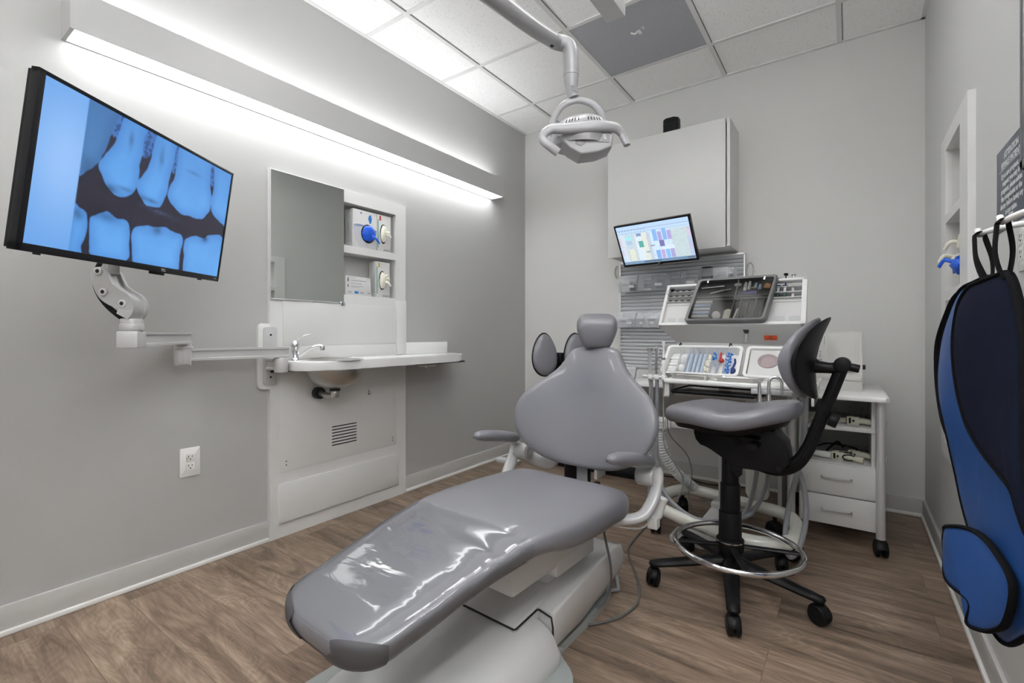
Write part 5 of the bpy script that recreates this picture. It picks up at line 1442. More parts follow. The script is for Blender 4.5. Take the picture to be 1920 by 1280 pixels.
for k in range(5): x = .37 + k * .034; trprism(b, [(x, .022), (x + .0015, .022), (x + .018, .136), (x + .0165, .136)], .026, .046)
b.done('divider', 'greyplastic', tr)
b = B(); trprism(b, rpoly(inset(tA, .010), .016), .0512, .0524); b.done('lid', 'smoke', tr)
b = B()
for x in (.245, .515): trprism(b, [(x, .232), (x + .008, .232), (x + .009, .250), (x + .001, .250)], .053, .057, .001)
b.done('latch', 'chrome', tr)
def tin(nm, lbl, cat, build, m, grp=None):
    b = B(); build(b); return tag(b.done(nm, m), lbl, cat, grp)
for k in range(5):
    y = .030 + k * .021
    tin('vial_pack', 'flat clear vial pack in the lidded tray, %s' % ('bottom of the pile', 'second from bottom of the pile', 'middle of the pile', 'second from top of the pile', 'top of the pile')[k], 'pack',
        lambda b: [trprism(b, [(.178 + y * .16, y), (.262 + y * .16, y), (.262 + y * .16, y + .017), (.178 + y * .16, y + .017)], .027, .044, .002)] + [trprism(b, [(.182 + y * .16 + q * .020, y + .003), (.196 + y * .16 + q * .020, y + .003), (.196 + y * .16 + q * .020, y + .012), (.182 + y * .16 + q * .020, y + .012)], .044, .047, .001) for q in range(4)], 'paleblue' if k % 2 else 'card')
tin('cotton_roll', 'white rounded plaster jar in the lower middle of the lidded tray', 'jar', lambda b: b.ball(o3(.305, .045, .036), (.022, .012, .022)), 'foam')
tin('white_block', 'white paper block in the lower compartment of the lidded tray', 'paper block', lambda b: trprism(b, [(.338, .020), (.372, .020), (.378, .072), (.362, .078), (.345, .070)], .027, .045, .002), 'latex')
tin('narrow_block', 'narrow white slip beside the paper block in the lidded tray', 'paper slip', lambda b: trprism(b, [(.386, .022), (.396, .022), (.410, .078), (.402, .078)], .027, .044, .001), 'latex')
tin('probe', 'long pale instrument along the top of the lidded tray', 'instrument', lambda b: b.tube([o3(.215, .213, .033), o3(.33, .220, .033)], .003, n=8), 'alu')
tin('forceps', 'pale tweezers lying in the upper left of the lidded tray', 'instrument', lambda b: (b.tube([o3(.262, .178, .033), o3(.325, .192, .035)], .004, n=8), b.tube([o3(.325, .192, .035), o3(.365, .200, .033)], .0025, n=8)), 'card')
tin('round_dish', 'white round dish at the top of the lidded tray', 'dish', lambda b: b.ball(o3(.395, .222, .034), (.018, .009, .010)), 'card')
vv = [(.428, .200), (.447, .206), (.430, .222), (.449, .226), (.478, .215), (.497, .205)]
for i, (a, c) in enumerate(vv):
    tin('small_bottle', ('white bottle in the upper right cell of the lidded tray, lower left of the cluster', 'white bottle in the lidded tray, lower second of the cluster', 'white bottle in the lidded tray, topmost left of the cluster', 'white bottle in the lidded tray, second along the top of the cluster', 'pale bottle in the lidded tray, fourth from the left', 'pale bottle in the lidded tray, next to the tan piece')[i], 'bottle', lambda b: b.tube([o3(a, c - .018, .034), o3(a + .002, c, .034), o3(a + .002, c + .003, .034), o3(a + .003, c + .012, .034)], [.008, .008, .006, .006], n=14), 'card' if i < 4 else 'paleblue', 'bottles in the lidded tray')
tin('tan_piece', 'tan curved plastic piece at the top right of the lidded tray', 'plastic piece', lambda b: trprism(b, [(.515, .192), (.545, .190), (.550, .212), (.530, .222), (.518, .212)], .028, .042, .003), 'tan')
tin('indigo_box', 'indigo narrow box under the bottles in the lidded tray', 'box', lambda b: trprism(b, [(.420, .160), (.485, .160), (.488, .178), (.422, .178)], .028, .042, .002), 'purple')
tin('gold_clips', 'small gold clips among the bottles in the lidded tray', 'clips', lambda b: [trprism(b, [(.458 + k * .007, .196), (.463 + k * .007, .196), (.464 + k * .007, .203), (.459 + k * .007, .203)], .036, .040) for k in range(3)], 'printgold')
# syringes in the right rack
for i, (a, m1, cap, tall) in enumerate(((.546, 'card', 'card', .012), (.575, 'card', 'card', .020), (.604, 'navy', 'black', .040), (.638, 'card', 'card', .036))):
    t = thing('syringe', ('leftmost syringe with a white plunger in the organiser rack', 'second syringe from the left, with a white plunger, in the organiser rack', 'syringe with a tall black plunger in the organiser rack', 'rightmost all-white syringe in the organiser rack')[i], 'syringe', tuple(o3(a, .16, .0)), group='syringes in the organiser rack')
    b = B(); b.tube([o3(a, .158, -.008), o3(a, .225, -.008)], .0068, n=16); b.tube([o3(a, .225, -.008), o3(a, .228, -.008)], .013, n=16); b.done('barrel', 'navy' if i < 3 else 'card', t)
    b = B(); b.tube([o3(a, .228, -.008), o3(a, .252 + tall, -.008)], .003, n=10); b.tube([o3(a, .252 + tall, -.008), o3(a, .256 + tall, -.008)], .0105, n=16); b.done('plunger', cap, t)
    if i < 3:
        b = B(); b.tube([o3(a, .153, .006), o3(a, .178, .006)], .0062, n=12); b.done('tip', 'green', t)
        b = B(); oprism(b, a - .005, .182, a + .006, .212, .0, .004); b.done('label_card', 'card', t)
t = tin('bur_block', 'small black bur with a thin wire ring at the top left corner of the organiser', 'dental bur', lambda b: (b.ball(o3(.052, .222, .020), (.012, .006, .007)), b.tube([o3(.036 + .014 * math.cos(q), .205 + .018 * math.sin(q), .021) for q in [2 * PI * k / 20 for k in range(20)]], .0008, n=5, closed=True)), 'black')

# tilted supply tubs
def tubthing(name, lbl, x0, x1):
    t = thing(name, lbl, 'tub', ((x0 + x1) / 2, 2.5, .79))
    A0 = Vector((x0, 2.415, .800)); U = Vector((1, -.02, 0)).normalized(); V = Vector((0, .165, .150)).normalized(); W = x1 - x0; H = .205
    Nn = Vector((0, -V.z, V.y)); f3 = lambda a, c, d=0.0: A0 + U * a + V * c + Nn * d
    outer = rrect(0, 0, W, H, .022); inn = rrect(.014, .012, W - .014, H - .014, .016)
    b = B()
    rows = [[f3(p[0] * .96 + W * .02, p[1] * .96 + H * .02, -.055) for p in outer], [f3(*p, -.006) for p in outer], [f3(*p, .0) for p in outer], [f3(p[0], p[1], .0) for p in inn], [f3(p[0] * .96 + W * .02, p[1] * .96 + H * .02, -.048) for p in inn]]
    b.ring_faces(rows, (True, True)); b.done('shell', 'gloss', t, angle=40)
    return t, f3, W, H
t1, f1, W1, H1 = tubthing('supply_tub', 'white tilted tub of gauze, cards and blue tips at the left of the cart', -.795, -.425)
t2_, f2, W2_, H2_ = tubthing('waste_tub', 'white tilted tub with a mauve round opening, right of the supply tub', -.410, -.12)
b = B(); b.prism([(.018, .014), (W2_ - .018, .014), (W2_ - .018, H2_ - .018), (.018, H2_ - .018)], f2(0, 0, -.014), f2(1, 0) - f2(0, 0), f2(0, 1) - f2(0, 0), (f2(0, 0, 1) - f2(0, 0)) * .004, bev=.001); b.done('cover_plate', 'paleblue' if False else 'card', t2_)
b = B(); ax = f2(0, 0, 1) - f2(0, 0); b.lathe([(.044, 0), (.044, .004), (.038, .006), (.020, -.006), (.006, -.012), (.006, -.014), (.03, -.012)], f2(.098, .112, -.009), ax, 32); b.done('funnel', 'pinkring', t2_)
b = B(); b.lathe([(.006, -.0062), (.006, -.0058), (.001, -.0055)], f2(.098, .112, -.009) - ax * -.0, ax, 16)
b.lathe([(.0065, -.0105), (.001, -.0104)], f2(.098, .112, -.009), ax, 16); b.done('hole', 'slot', t2_)
dF = (f1(0, 0, 1) - f1(0, 0)); dU = f1(1, 0) - f1(0, 0); dV = f1(0, 1) - f1(0, 0)
b = B()
for a in (.115, .185, .21, .235, .26, .283): pass
for a in (.075, .115, .142, .162, .182, .204, .232, .262, .296): b.prism([(a, .014), (a + .0012, .014), (a + .0012, H1 - .018), (a, H1 - .018)], f1(0, 0, -.047), dU, dV, dF * .044)
b.done('divider', 'clearbin', t1)
b = B()
for x in (.06, .305): b.tube(smooth([f1(x, H1 - .006, .001), f1(x + .006, H1 + .004, .012), f1(x + .014, H1 - .012, .014)], 4), .003, n=8)
b.done('hinge_clip', 'dark', t1)
def lay1(nm, lbl, cat, m, fn, grp=None):
    b = B(); fn(b); return tag(b.done(nm, m, angle=50), lbl, cat, grp)
for k in range(6): lay1('gauze_pad', 'folded white gauze pad in the leftmost cell of the supply tub, %s from the front' % ('first', 'second', 'third', 'fourth', 'fifth', 'sixth')[k], 'gauze', 'foam', lambda b: b.prism(rrect(.022, .022 + k * .022, .070, .040 + k * .022, .006), f1(0, 0, -.046 ), dU, dV, dF * (.012 + .002 * (k % 2)), bev=.003), 'gauze pads in the supply tub')
lay1('white_roll', 'large white gauze bundle in the second cell of the supply tub', 'gauze bundle', 'foam', lambda b: (b.ball(f1(.095, .12, -.028), (.018, .03, .030)), b.ball(f1(.094, .06, -.030), (.017, .024, .026))))
for k, a in enumerate((.118, .145, .165, .185)):
    lay1('pale_sleeve', 'pale blue card sleeve standing in the supply tub, %s' % ('first from the left', 'second from the left', 'third from the left', 'fourth from the left')[k], 'sleeve', 'paleblue', lambda b: b.prism([(a + .001, .020), (a + .014, .020), (a + .014, .165), (a + .001, .165)], f1(0, 0, -.044), dU, dV, dF * .022, bev=.001), 'pale sleeves in the supply tub')
rnd = random.Random(4)
b = B()
for k in range(26): b.ball(f1(.218 + rnd.uniform(-.010, .010), .03 + rnd.random() * .125, -.030 + rnd.random() * .018), (.009, .008, .009), n=8, m=6)
o_ = tag(b.done('cotton_pellets', 'latex', angle=60), 'heap of cream cotton pellets in the middle of the supply tub', 'cotton pellets'); o_['kind'] = 'stuff'
b = B()
for k in range(10): p = f1(.242 + rnd.uniform(-.006, .006), .13 + rnd.random() * .035, -.030 + rnd.random() * .02); b.box(tuple(p - Vector((.005, .004, .004))), tuple(p + Vector((.005, .004, .004))), bev=.0015)
o_ = tag(b.done('blue_pieces', 'bluebits'), 'small bright blue pieces beside the cotton in the supply tub', 'plastic pieces'); o_['kind'] = 'stuff'
lay1('red_bottle', 'small red bottle with a ribbed neck in the supply tub', 'bottle', 'red', lambda b: (b.ball(f1(.278, .118, -.020), (.013, .011, .012)), b.tube([f1(.272, .125, -.018), f1(.270, .165, -.014)], .005, n=10)))
b = B()
for k in range(60):
    p = f1(.312 + rnd.uniform(-.012, .010), .022 + rnd.random() * .150, -.030 + rnd.random() * .018); q = p + Vector((rnd.uniform(-.008, .008), rnd.uniform(-.004, .004), rnd.uniform(-.008, .008))); b.tube([p, q], .0028, n=6)
o_ = tag(b.done('blue_tips', 'bluebits', angle=60), 'heap of bright blue plastic tips near the right end of the supply tub', 'plastic tips'); o_['kind'] = 'stuff'
b = B()
for k in range(9): p = f1(.255 + rnd.uniform(-.008, .012), .03 + rnd.random() * .07, -.036); b.tube([p, p + Vector((0, .008, .02))], .0022, n=6)
o_ = tag(b.done('grey_tips', 'paleblue', angle=60), 'pale tips in the low right cells of the supply tub', 'plastic tips'); o_['kind'] = 'stuff'
lay1('blue_clamp', 'dark blue clamp with a black lever at the right end of the supply tub', 'clamp', 'navy', lambda b: (b.ball(f1(.340, .050, -.026), (.013, .02, .02)), b.tube(smooth([f1(.335, .05, -.01), f1(.345, .09, -.006), f1(.340, .12, -.01)], 4), .005, n=8)))
# metal trays on the worktop
def mtray(lbl, pts, z):
    t = thing('metal_tray', lbl, 'tray', (sum(p[0] for p in pts) / 4, sum(p[1] for p in pts) / 4, z))
    out = rpoly(pts, .018); cx = sum(p[0] for p in pts) / 4; cy = sum(p[1] for p in pts) / 4
    sc_ = lambda p, k: (cx + (p[0] - cx) * k, cy + (p[1] - cy) * k)
    b = B(); b.ring_faces([[(*sc_(p, .86), z) for p in out], [(*sc_(p, .94), z + .018) for p in out], [(*p, z + .019) for p in out], [(*sc_(p, .985), z + .020) for p in out], [(*sc_(p, .93), z + .019) for p in out], [(*sc_(p, .85), z + .0015) for p in out]]); b.done('pan', 'steel', t, angle=30)
    return t
mtray('shallow steel instrument tray at the left of the cart worktop', [(-.715, 2.31), (-.53, 2.295), (-.53, 2.385), (-.71, 2.395)], .7825)
mtray('shallow steel instrument tray on the cart worktop under the supply tub, right of the other', [(-.515, 2.295), (-.335, 2.285), (-.30, 2.385), (-.50, 2.385)], .7825)
lay1('mirror_tool', 'slim steel mirror handle across the left steel tray', 'instrument', 'steel', lambda b: b.tube([(-.70, 2.34, .806), (-.56, 2.325, .806)], .003, n=8))
lay1('wrapped_tool', 'clear wrapped instrument lying in the right steel tray', 'instrument', 'clearbin', lambda b: b.ball((-.42, 2.335, .80), (.05, .02, .006)))
# black laptop-like tray below
t = thing('black_tray', 'black flat tray on the rail under the cart worktop', 'tray', (-.52, 2.4, .714))
b = B(); b.prism([(-.70, 2.30), (-.34, 2.285), (-.31, 2.42), (-.66, 2.46)], (0, 0, .714), (1, 0, 0), (0, 1, 0), (0, 0, .010), bev=.003); b.done('tray_base', 'black', t)
b = B(); b.tube([(-.70, 2.298, .725), (-.34, 2.283, .725), (-.31, 2.42, .738), (-.66, 2.46, .738)], .004, n=8, closed=True); b.done('rim', 'dark', t)
# handpieces hanging at the left of the cart
b = B(); b.cyl((-.86, 2.36, .782), (-.735, 2.345, .782), .008, n=14)
for x in (-.820, -.785, -.750): b.cyl((x, 2.345, .770), (x, 2.345, .794), .0125, n=20, bev=.003)
b.done('holder_bar', 'gloss', cart)
def hang(lbl, x, top, kind):
    t = thing('syringe_handpiece', lbl, 'dental handpiece', (x, 2.345, .76), group='handpieces hanging at the left of the cart')
    b = B()
    if kind == 0: b.tube([(x, 2.345, .775), (x, 2.345, .80), (x, 2.345, top - .022), (x, 2.345, top - .015), (x, 2.345, top)], [.006, .008, .010, .013, .014], n=16); m = 'alu'
    elif kind == 1: b.tube([(x, 2.345, .775), (x, 2.345, .85), (x, 2.345, top - .03), (x, 2.345, top - .01), (x, 2.345, top)], [.006, .008, .0075, .010, .009], n=14); m = 'chrome'
    else: b.tube([(x, 2.345, .78), (x, 2.345, .80), (x, 2.345, .875), (x, 2.345, .88), (x, 2.345, .935), (x, 2.345, .94), (x, 2.345, top)], [.008, .0095, .0095, .006, .006, .009, .008], n=16); m = 'gloss'
    b.done('body', m, t, angle=50)
    b = B()
    if kind == 2: b.tube([(x, 2.345, .868), (x, 2.345, .880)], .0098, n=16)
    elif kind == 0: b.tube([(x, 2.345, top - .012), (x, 2.345, top + .001)], .0142, n=16)
    else:
        for k in range(4): b.tube([(x, 2.345, .80 + k * .022), (x, 2.345, .806 + k * .022)], .0088, n=14)
    b.done('collar', 'steel', t)
    b = B(); b.tube([(x, 2.345, .775), (x, 2.345, .765), (x, 2.345, .735)], [.0075, .0075, .004], n=10)
    ends = {0: (-.835, 2.36, .15), 1: (-.80, 2.37, .15), 2: (-.70, 2.40, .16)}[kind]
    mid = [(x, 2.345, .735), (x - .002, 2.345, .60), (x, 2.35, .45)]
    if kind == 2: mid += [(-.70, 2.36, .36), (-.665, 2.38, .28)]
    b.tube(smooth(mid + [ends], 6), .0032, n=8); b.done('tubing', 'hose', t)
hang('silver flared handpiece hanging leftmost at the left end of the cart', -.820, .925, 0)
hang('slim chrome handpiece hanging between the silver and the white ones', -.785, .935, 1)
hang('white slim handpiece with a grey collar hanging nearest the supply tub', -.750, .962, 2)
# suction handpieces at the right front
b = B(); b.box((-.345, 2.235, .742), (-.19, 2.262, .764), bev=.004); b.done('suction_holder', 'greyplastic', cart)
t = thing('suction_handpiece', 'straight chrome suction tip standing at the front of the cart worktop', 'dental handpiece', (-.31, 2.225, .70), group='suction handpieces at the front of the cart')
b = B(); b.tube([(-.31, 2.225, .69), (-.31, 2.225, .72), (-.31, 2.225, .75), (-.31, 2.225, .79), (-.31, 2.225, .80)], [.012, .0105, .007, .0065, .008], n=16); b.done('body', 'chrome', t, angle=50)
b = B(); b.tube(smooth([(-.31, 2.225, .69), (-.315, 2.23, .55), (-.335, 2.30, .36), (-.38, 2.36, .20), (-.43, 2.30, .165), (-.55, 2.26, .150), (-.68, 2.32, .158), (-.78, 2.36, .25), (-.815, 2.39, .42), (-.818, 2.375, .60), (-.820, 2.365, .765)], 8), .0095, n=12); b.done('tubing', 'hose', t)
t = thing('suction_handpiece', 'hooked chrome suction handpiece at the front of the cart, behind the stool backrest', 'dental handpiece', (-.27, 2.23, .70), group='suction handpieces at the front of the cart')
b = B(); b.tube(smooth([(-.275, 2.228, .69), (-.275, 2.228, .74), (-.275, 2.228, .79), (-.268, 2.229, .812), (-.250, 2.232, .818), (-.232, 2.235, .805), (-.228, 2.236, .77), (-.228, 2.236, .745)], 4), .0068, n=14); b.tube([(-.275, 2.228, .69), (-.275, 2.228, .715), (-.275, 2.228, .745)], [.013, .011, .007], n=14); b.done('body', 'chrome', t, angle=50)
b = B(); b.tube(smooth([(-.275, 2.228, .69), (-.285, 2.26, .52), (-.30, 2.36, .34), (-.355, 2.36, .20), (-.42, 2.30, .17), (-.54, 2.245, .155), (-.66, 2.30, .165), (-.76, 2.35, .24), (-.80, 2.39, .42), (-.795, 2.38, .60), (-.79, 2.365, .765)], 8), .0095, n=12); b.done('tubing', 'hose', t)
t = thing('suction_hose', 'thick grey hose loop hanging at the right of the cart behind the stool', 'hose', (-.2, 2.3, .06), group='grey hose loops at the right of the cart')
b = B(); b.tube(smooth([(-.150, 2.34, .76), (-.155, 2.33, .60), (-.17, 2.33, .46), (-.205, 2.31, .30), (-.222, 2.29, .16), (-.215, 2.28, .085), (-.195, 2.28, .072), (-.170, 2.285, .12), (-.150, 2.30, .22), (-.155, 2.32, .34), (-.19, 2.34, .46), (-.23, 2.36, .56), (-.26, 2.38, .70)], 7), .0105, n=12); b.done('tubing', 'hose', t)
t = thing('corrugated_hose', 'white corrugated hose curving down behind the cart base', 'hose', (-.7, 2.6, .15))
b = B(); pth = smooth([(-.835, 2.56, .50), (-.835, 2.57, .42), (-.82, 2.585, .34), (-.79, 2.61, .27), (-.745, 2.66, .205), (-.69, 2.74, .13), (-.62, 2.78, .08), (-.53, 2.80, .055), (-.42, 2.80, .05)], 22)
b.tube(pth, [.0225 + (.0055 if (i // 2) % 2 else -.002) for i in range(len(pth))], n=16); b.done('tubing', 'whose', t, angle=80)
b = B(); b.box((-.86, 2.52, .485), (-.80, 2.585, .545), bev=.004); b.box((-.80, 2.53, .495), (-.775, 2.575, .54), bev=.003); b.box((-.775, 2.54, .50), (-.51, 2.56, .53), bev=.004)
for k in range(3): b.box((-.865, 2.515, .492 + k * .017), (-.80, 2.522, .500 + k * .017), bev=.001)
b.done('manifold', 'pwhite', cart)
b = B(); b.tube(smooth([(-.70, 2.30, .74), (-.72, 2.31, .60), (-.72, 2.35, .50), (-.66, 2.42, .40), (-.64, 2.44, .30), (-.645, 2.40, .20), (-.61, 2.40, .13), (-.55, 2.42, .06), (-.50, 2.42, .03)], 7), .0022, n=6); tag(b.done('thin_cable', 'cable'), 'thin grey cable dropping from the cart worktop to the base', 'cable')
fc = thing('foot_control', 'flat grey foot control plate on the floor in front of the cart base', 'foot control', (-.58, 2.36, 0))
b = B(); b.prism(rrect(-.71, 2.30, -.54, 2.44, .012), (0, 0, .0), (1, 0, 0), (0, 1, 0), (0, 0, .026), bev=.005); b.done('plate', 'organg', fc)
b = B(); b.prism([(-.53, .03), (-.47, .075), (-.455, .070), (-.50, .022)], (0, 2.33, 0), (1, 0, 0), (0, 0, 1), (0, .05, 0), bev=.004); b.ball((-.52, 2.355, .035), (.03, .03, .018)); b.done('pedal', 'pwhite', fc)
b = B()
for k, dx in enumerate((0, .020)): b.tube([(-.36 + dx + .012 * math.cos(q), 3.36, .20 + .035 * math.sin(q)) for q in [2 * PI * w_ / 24 for w_ in range(24)]], .0028, n=6, closed=True); b.tube([(-.36 + dx + .008 * math.cos(q), 3.352, .205 + .035 * math.sin(q)) for q in [2 * PI * w_ / 24 for w_ in range(24)]], .0028, n=6, closed=True)
b.tube([(-.36, 3.36, .235), (-.36, 3.37, .40)], .0028, n=6)
tag(b.done('cable_bundle', 'black'), 'coiled black cable hanging under the desk above the baseboard', 'cable')

# ================================================================== FRONT STOOL
sc0 = Vector((-.385, 2.022, 0)); al = math.radians(38)
fw = (Vector((-math.cos(YAW), -math.sin(YAW), 0)) * math.cos(al) + nf * math.sin(al)).normalized(); lt_ = Vector((-fw.y, fw.x, 0))
if lt_.dot(nf) > 0: lt_ = -lt_        # lateral axis, positive towards the camera
sp = lambda a, l, z: sc0 + fw * a + lt_ * l + Vector((0, 0, z))
stool = thing('operator_stool', 'tall drafting stool with grey seat, curved black-shelled backrest and chrome foot ring', 'stool', tuple(sc0))
tips = [(-.315, 1.708), (-.085, 1.946), (-.637, 1.866), (-.61, 2.235), (-.235, 2.285)]
b = B()
for (x, y) in tips:
    d = Vector((x, y, 0)) - sc0; d.z = 0; L = d.length; u = d.normalized()
    b.tube([sc0 + u * .02 + Vector((0, 0, .112)), sc0 + u * .09 + Vector((0, 0, .105)), sc0 + u * (L - .03) + Vector((0, 0, .087)), sc0 + u * (L + .008) + Vector((0, 0, .083)), sc0 + u * (L + .016) + Vector((0, 0, .080))], [.034, .030, .024, .022, .012], n=10, flat=(.62, .95), spin=PI / 10)
b.cyl(sc0 + Vector((0, 0, .075)), sc0 + Vector((0, 0, .135)), .040, .036, n=28)
b.done('star_base', 'black', stool, angle=50)
for i, (x, y) in enumerate(tips): caster((x, y, 0), .0325, stool, (.35, 1.0, .05, .9, .3)[i], top=.080, w=.018, gap=.006)
b = B(); b.cyl(sc0 + Vector((0, 0, .10)), sc0 + Vector((0, 0, .30)), .043, .041, n=32, bev=.002); b.cyl(sc0 + Vector((0, 0, .30)), sc0 + Vector((0, 0, .41)), .037, .036, n=32, bev=.002); b.cyl(sc0 + Vector((0, 0, .41)), sc0 + Vector((0, 0, .52)), .0315, .030, n=32, bev=.002)
b.cyl(sc0 + Vector((0, 0, .52)), sc0 + Vector((0, 0, .62)), .012, n=20); b.done('gas_column', 'black', stool)
b = B(); RC = sc0 + Vector((0.03, -.035, .183)); rr = .222
b.tube([RC + Vector((rr * math.cos(q), rr * math.sin(q), 0)) for q in [2 * PI * k / 72 for k in range(72)]], .0105, n=14, closed=True); b.done('foot_ring', 'chrome', stool, angle=60)
b = B()
for k in range(4):
    q = math.radians(-20 + 90 * k + 40); p = RC + Vector((rr * math.cos(q), rr * math.sin(q), 0)); c_ = Vector((sc0.x, sc0.y, .168))
    b.tube([c_, p + Vector((0, 0, -.004))], .013, n=8, flat=(.5, 1.0))
b.cyl(sc0 + Vector((0, 0, .15)), sc0 + Vector((0, 0, .195)), .050, n=28, bev=.003); b.mi = 1; b.cyl(sc0 + Vector((0, 0, .185)), sc0 + Vector((0, 0, .19)), .052, n=28)
b.done('ring_spoke', ['black', 'chrome'], stool)
# seat cushion
def seat_top(a, l): return .714 + .044 * max(0, (-a - .03) / .2) ** 1.4 - .012 * math.exp(-((a + .02) / .10) ** 2) * 1.0 + .012 * (abs(l) / .2) ** 2 - .012 * max(0, (a - .12) / .12)
b = B(); rows_ = []
def plan(th): # saddle outline: wider at the back
    c_, s_ = math.cos(th), math.sin(th); f = lambda x, p: math.copysign(abs(x) ** p, x)
    a = .248 * f(c_, .95); l = .200 * f(s_, .92)
    return a, l
NTH = 56
for k, dz, side in ((.001, None, 0), (.3, None, 0), (.6, None, 0), (.82, None, 0), (.93, -.006, 0), (.985, -.018, 0), (1.0, -.034, 0), (.985, -.052, 0), (.93, -.064, 0), (.8, -.068, 0), (.4, -.068, 0), (.001, -.068, 0)):
    ring = []
    for j in range(NTH):
        a, l = plan(2 * PI * j / NTH); a *= k; l *= k
        ring.append(sp(a + .0, l, seat_top(a, l) + (dz or 0)))
    rows_.append(ring)
b.ring_faces(rows_); b.done('seat_cushion', 'vinyl', stool, angle=70)
b = B(); rows_ = []
for k, z in ((.80, -.066), (.86, -.066), (.80, -.086), (.30, -.100), (.001, -.100)):
    rows_.append([sp(plan(2 * PI * j / NTH)[0] * k, plan(2 * PI * j / NTH)[1] * k, seat_top(*[q * k for q in plan(2 * PI * j / NTH)]) + z) for j in range(NTH)])
b.ring_faces(rows_); b.done('seat_pan', 'black', stool, angle=50)
# mechanism box under the seat
b = B()
Vz = Vector((0, 0, 1))
mp_ = [(.125, .642), (-.16, .642), (-.20, .60), (-.21, .53), (-.18, .490), (-.05, .487), (-.015, .500), (.02, .520), (.06, .548), (.10, .556), (.118, .575), (.125, .60)]
b.prism([(a, z) for a, z in mp_], sp(0, -.05, 0), fw, Vz, lt_ * .10, bev=.004)
b.prism([(-.005, .50), (-.055, .50), (-.052, .462), (-.038, .448), (-.022, .460)], sp(0, .035, 0), fw, Vz, lt_ * .012, bev=.002)
b.prism([(.14, .655), (-.15, .665), (-.15, .645), (.14, .635)], sp(0, -.08, 0), fw, Vz, lt_ * .16, bev=.003)
for a, z in ((.085, .618), (-.045, .622), (-.038, .588), (-.178, .508), (-.037, .468)): b.cyl(sp(a, .045, z), sp(a, .060, z), .009, n=18, bev=.002)
b.done('tilt_mechanism', 'black', stool)
b = B(); b.tube([sp(-.10, .045, .588), sp(-.10, .085, .588), sp(-.10, .12, .588)], .015, n=14, flat=(.8, 1.3)); b.tube([sp(-.045, .05, .616), sp(-.115, .065, .612)], .012, n=12, flat=(.5, 1.4)); b.done('lever', 'black', stool)
# J strut
st_ = smooth([(-.03, .535), (-.10, .505), (-.17, .497), (-.225, .525), (-.262, .585), (-.288, .660), (-.315, .74), (-.342, .82), (-.368, .900)], 6)
b = B(); b.tube([sp(p[0], 0.0, p[1]) for p in st_], [interp([0, .2, .45, .7, 1], [.024, .025, .020, .018, .018], i / (len(st_) - 1)) for i in range(len(st_))], n=14, flat=(.85, 1.15), up=tuple(lt_)); b.done('back_strut', 'black', stool, angle=50)
b = B(); b.tube([sp(p[0], 0.0, p[1]) + lt_ * .024 for p in st_[14:46]], .004, n=6); b.cyl(sp(-.325, .0, .70), sp(-.352, .0, .69), .024, n=20, bev=.004); b.done('height_knob', 'black', stool)
b = B(); b.cyl(sp(-.364, -.030, .892), sp(-.364, .030, .892), .025, n=26, bev=.004); b.cyl(sp(-.38, .0, .885), sp(-.412, 0, .878), .014, n=16, bev=.003)
b.tube([sp(-.36, 0, .878), sp(-.325, 0, .878), sp(-.295, 0, .880), sp(-.275, 0, .885)], [.020, .019, .022, .030], n=16); b.done('back_bracket', 'black', stool, angle=50)
# backrest
def backpad(name, m, off0, off1, k=1.0, seam=False):
    """lateral loft; off0/off1: front and back distance from the shell plane"""
    b = B(); rings = []
    L = .170 * k
    for i in range(25):
        l = L * math.sin(-PI / 2 + PI * i / 24)
        hh = .138 * k * max(.0, 1 - (abs(l) / L) ** 2.6) ** .5 + .006
        bend = 1.25 * l * l           # wraps forward at the ends
        ring = []
        for j in range(20):
            q = 2 * PI * j / 20
            zz = hh * math.sin(q); dd = (off0 + off1) / 2 + (off0 - off1) / 2 * math.cos(q) * (0.6 + .4 * min(1, hh / (.11)))
            zc = .912 + zz
            lean = -.14 * zz - 1.7 * zz * zz
            ring.append(sp(-.275 + bend + dd + lean, l, zc))
        rings.append(ring)
    b.ring_faces(rings); return b.done(name, m, stool, angle=70)
backpad('back_shell', 'black', .012, -.012, 1.0)
backpad('back_cushion', 'vinyl', .058, .006, .99)

# ================================================================== REAR STOOL
c2 = Vector((-1.285, 2.375, 0)); f_2 = Vector((.70, -.714, 0)).normalized(); l_2 = Vector((f_2.y, -f_2.x, 0)); s2 = lambda a, l, z: c2 + f_2 * a + l_2 * l + Vector((0, 0, z))
st2 = thing('assistant_stool', 'second stool with twin grey back pads, mostly hidden behind the dental chair', 'stool', tuple(c2))
b = B()
tp2 = []
for k in range(5):
    q = math.radians(12 + 72 * k); u = Vector((math.cos(q), math.sin(q), 0)); tp2.append(c2 + u * .285); b.tube([c2 + Vector((0, 0, .11)), c2 + u * .1 + Vector((0, 0, .10)), c2 + u * .29 + Vector((0, 0, .085))], [.034, .028, .020], n=10, flat=(.6, 1))
b.cyl(c2 + Vector((0, 0, .08)), c2 + Vector((0, 0, .14)), .04, n=24); b.done('star_base', 'black', st2)
for k, p in enumerate(tp2): caster((p.x, p.y, 0), .029, st2, .6 * k, top=.085, gap=.006)
b = B(); b.cyl(c2 + Vector((0, 0, .1)), c2 + Vector((0, 0, .36)), .036, n=26); b.cyl(c2 + Vector((0, 0, .36)), c2 + Vector((0, 0, .47)), .024, n=22); b.done('gas_column', 'black', st2)
b = B(); b.tube([s2(0, 0, .455), s2(0, 0, .47), s2(0, 0, .50), s2(0, 0, .535), s2(0, 0, .55)], [.10, .19, .205, .195, .15], n=40); b.done('seat_cushion', 'vinyl', st2, angle=60)
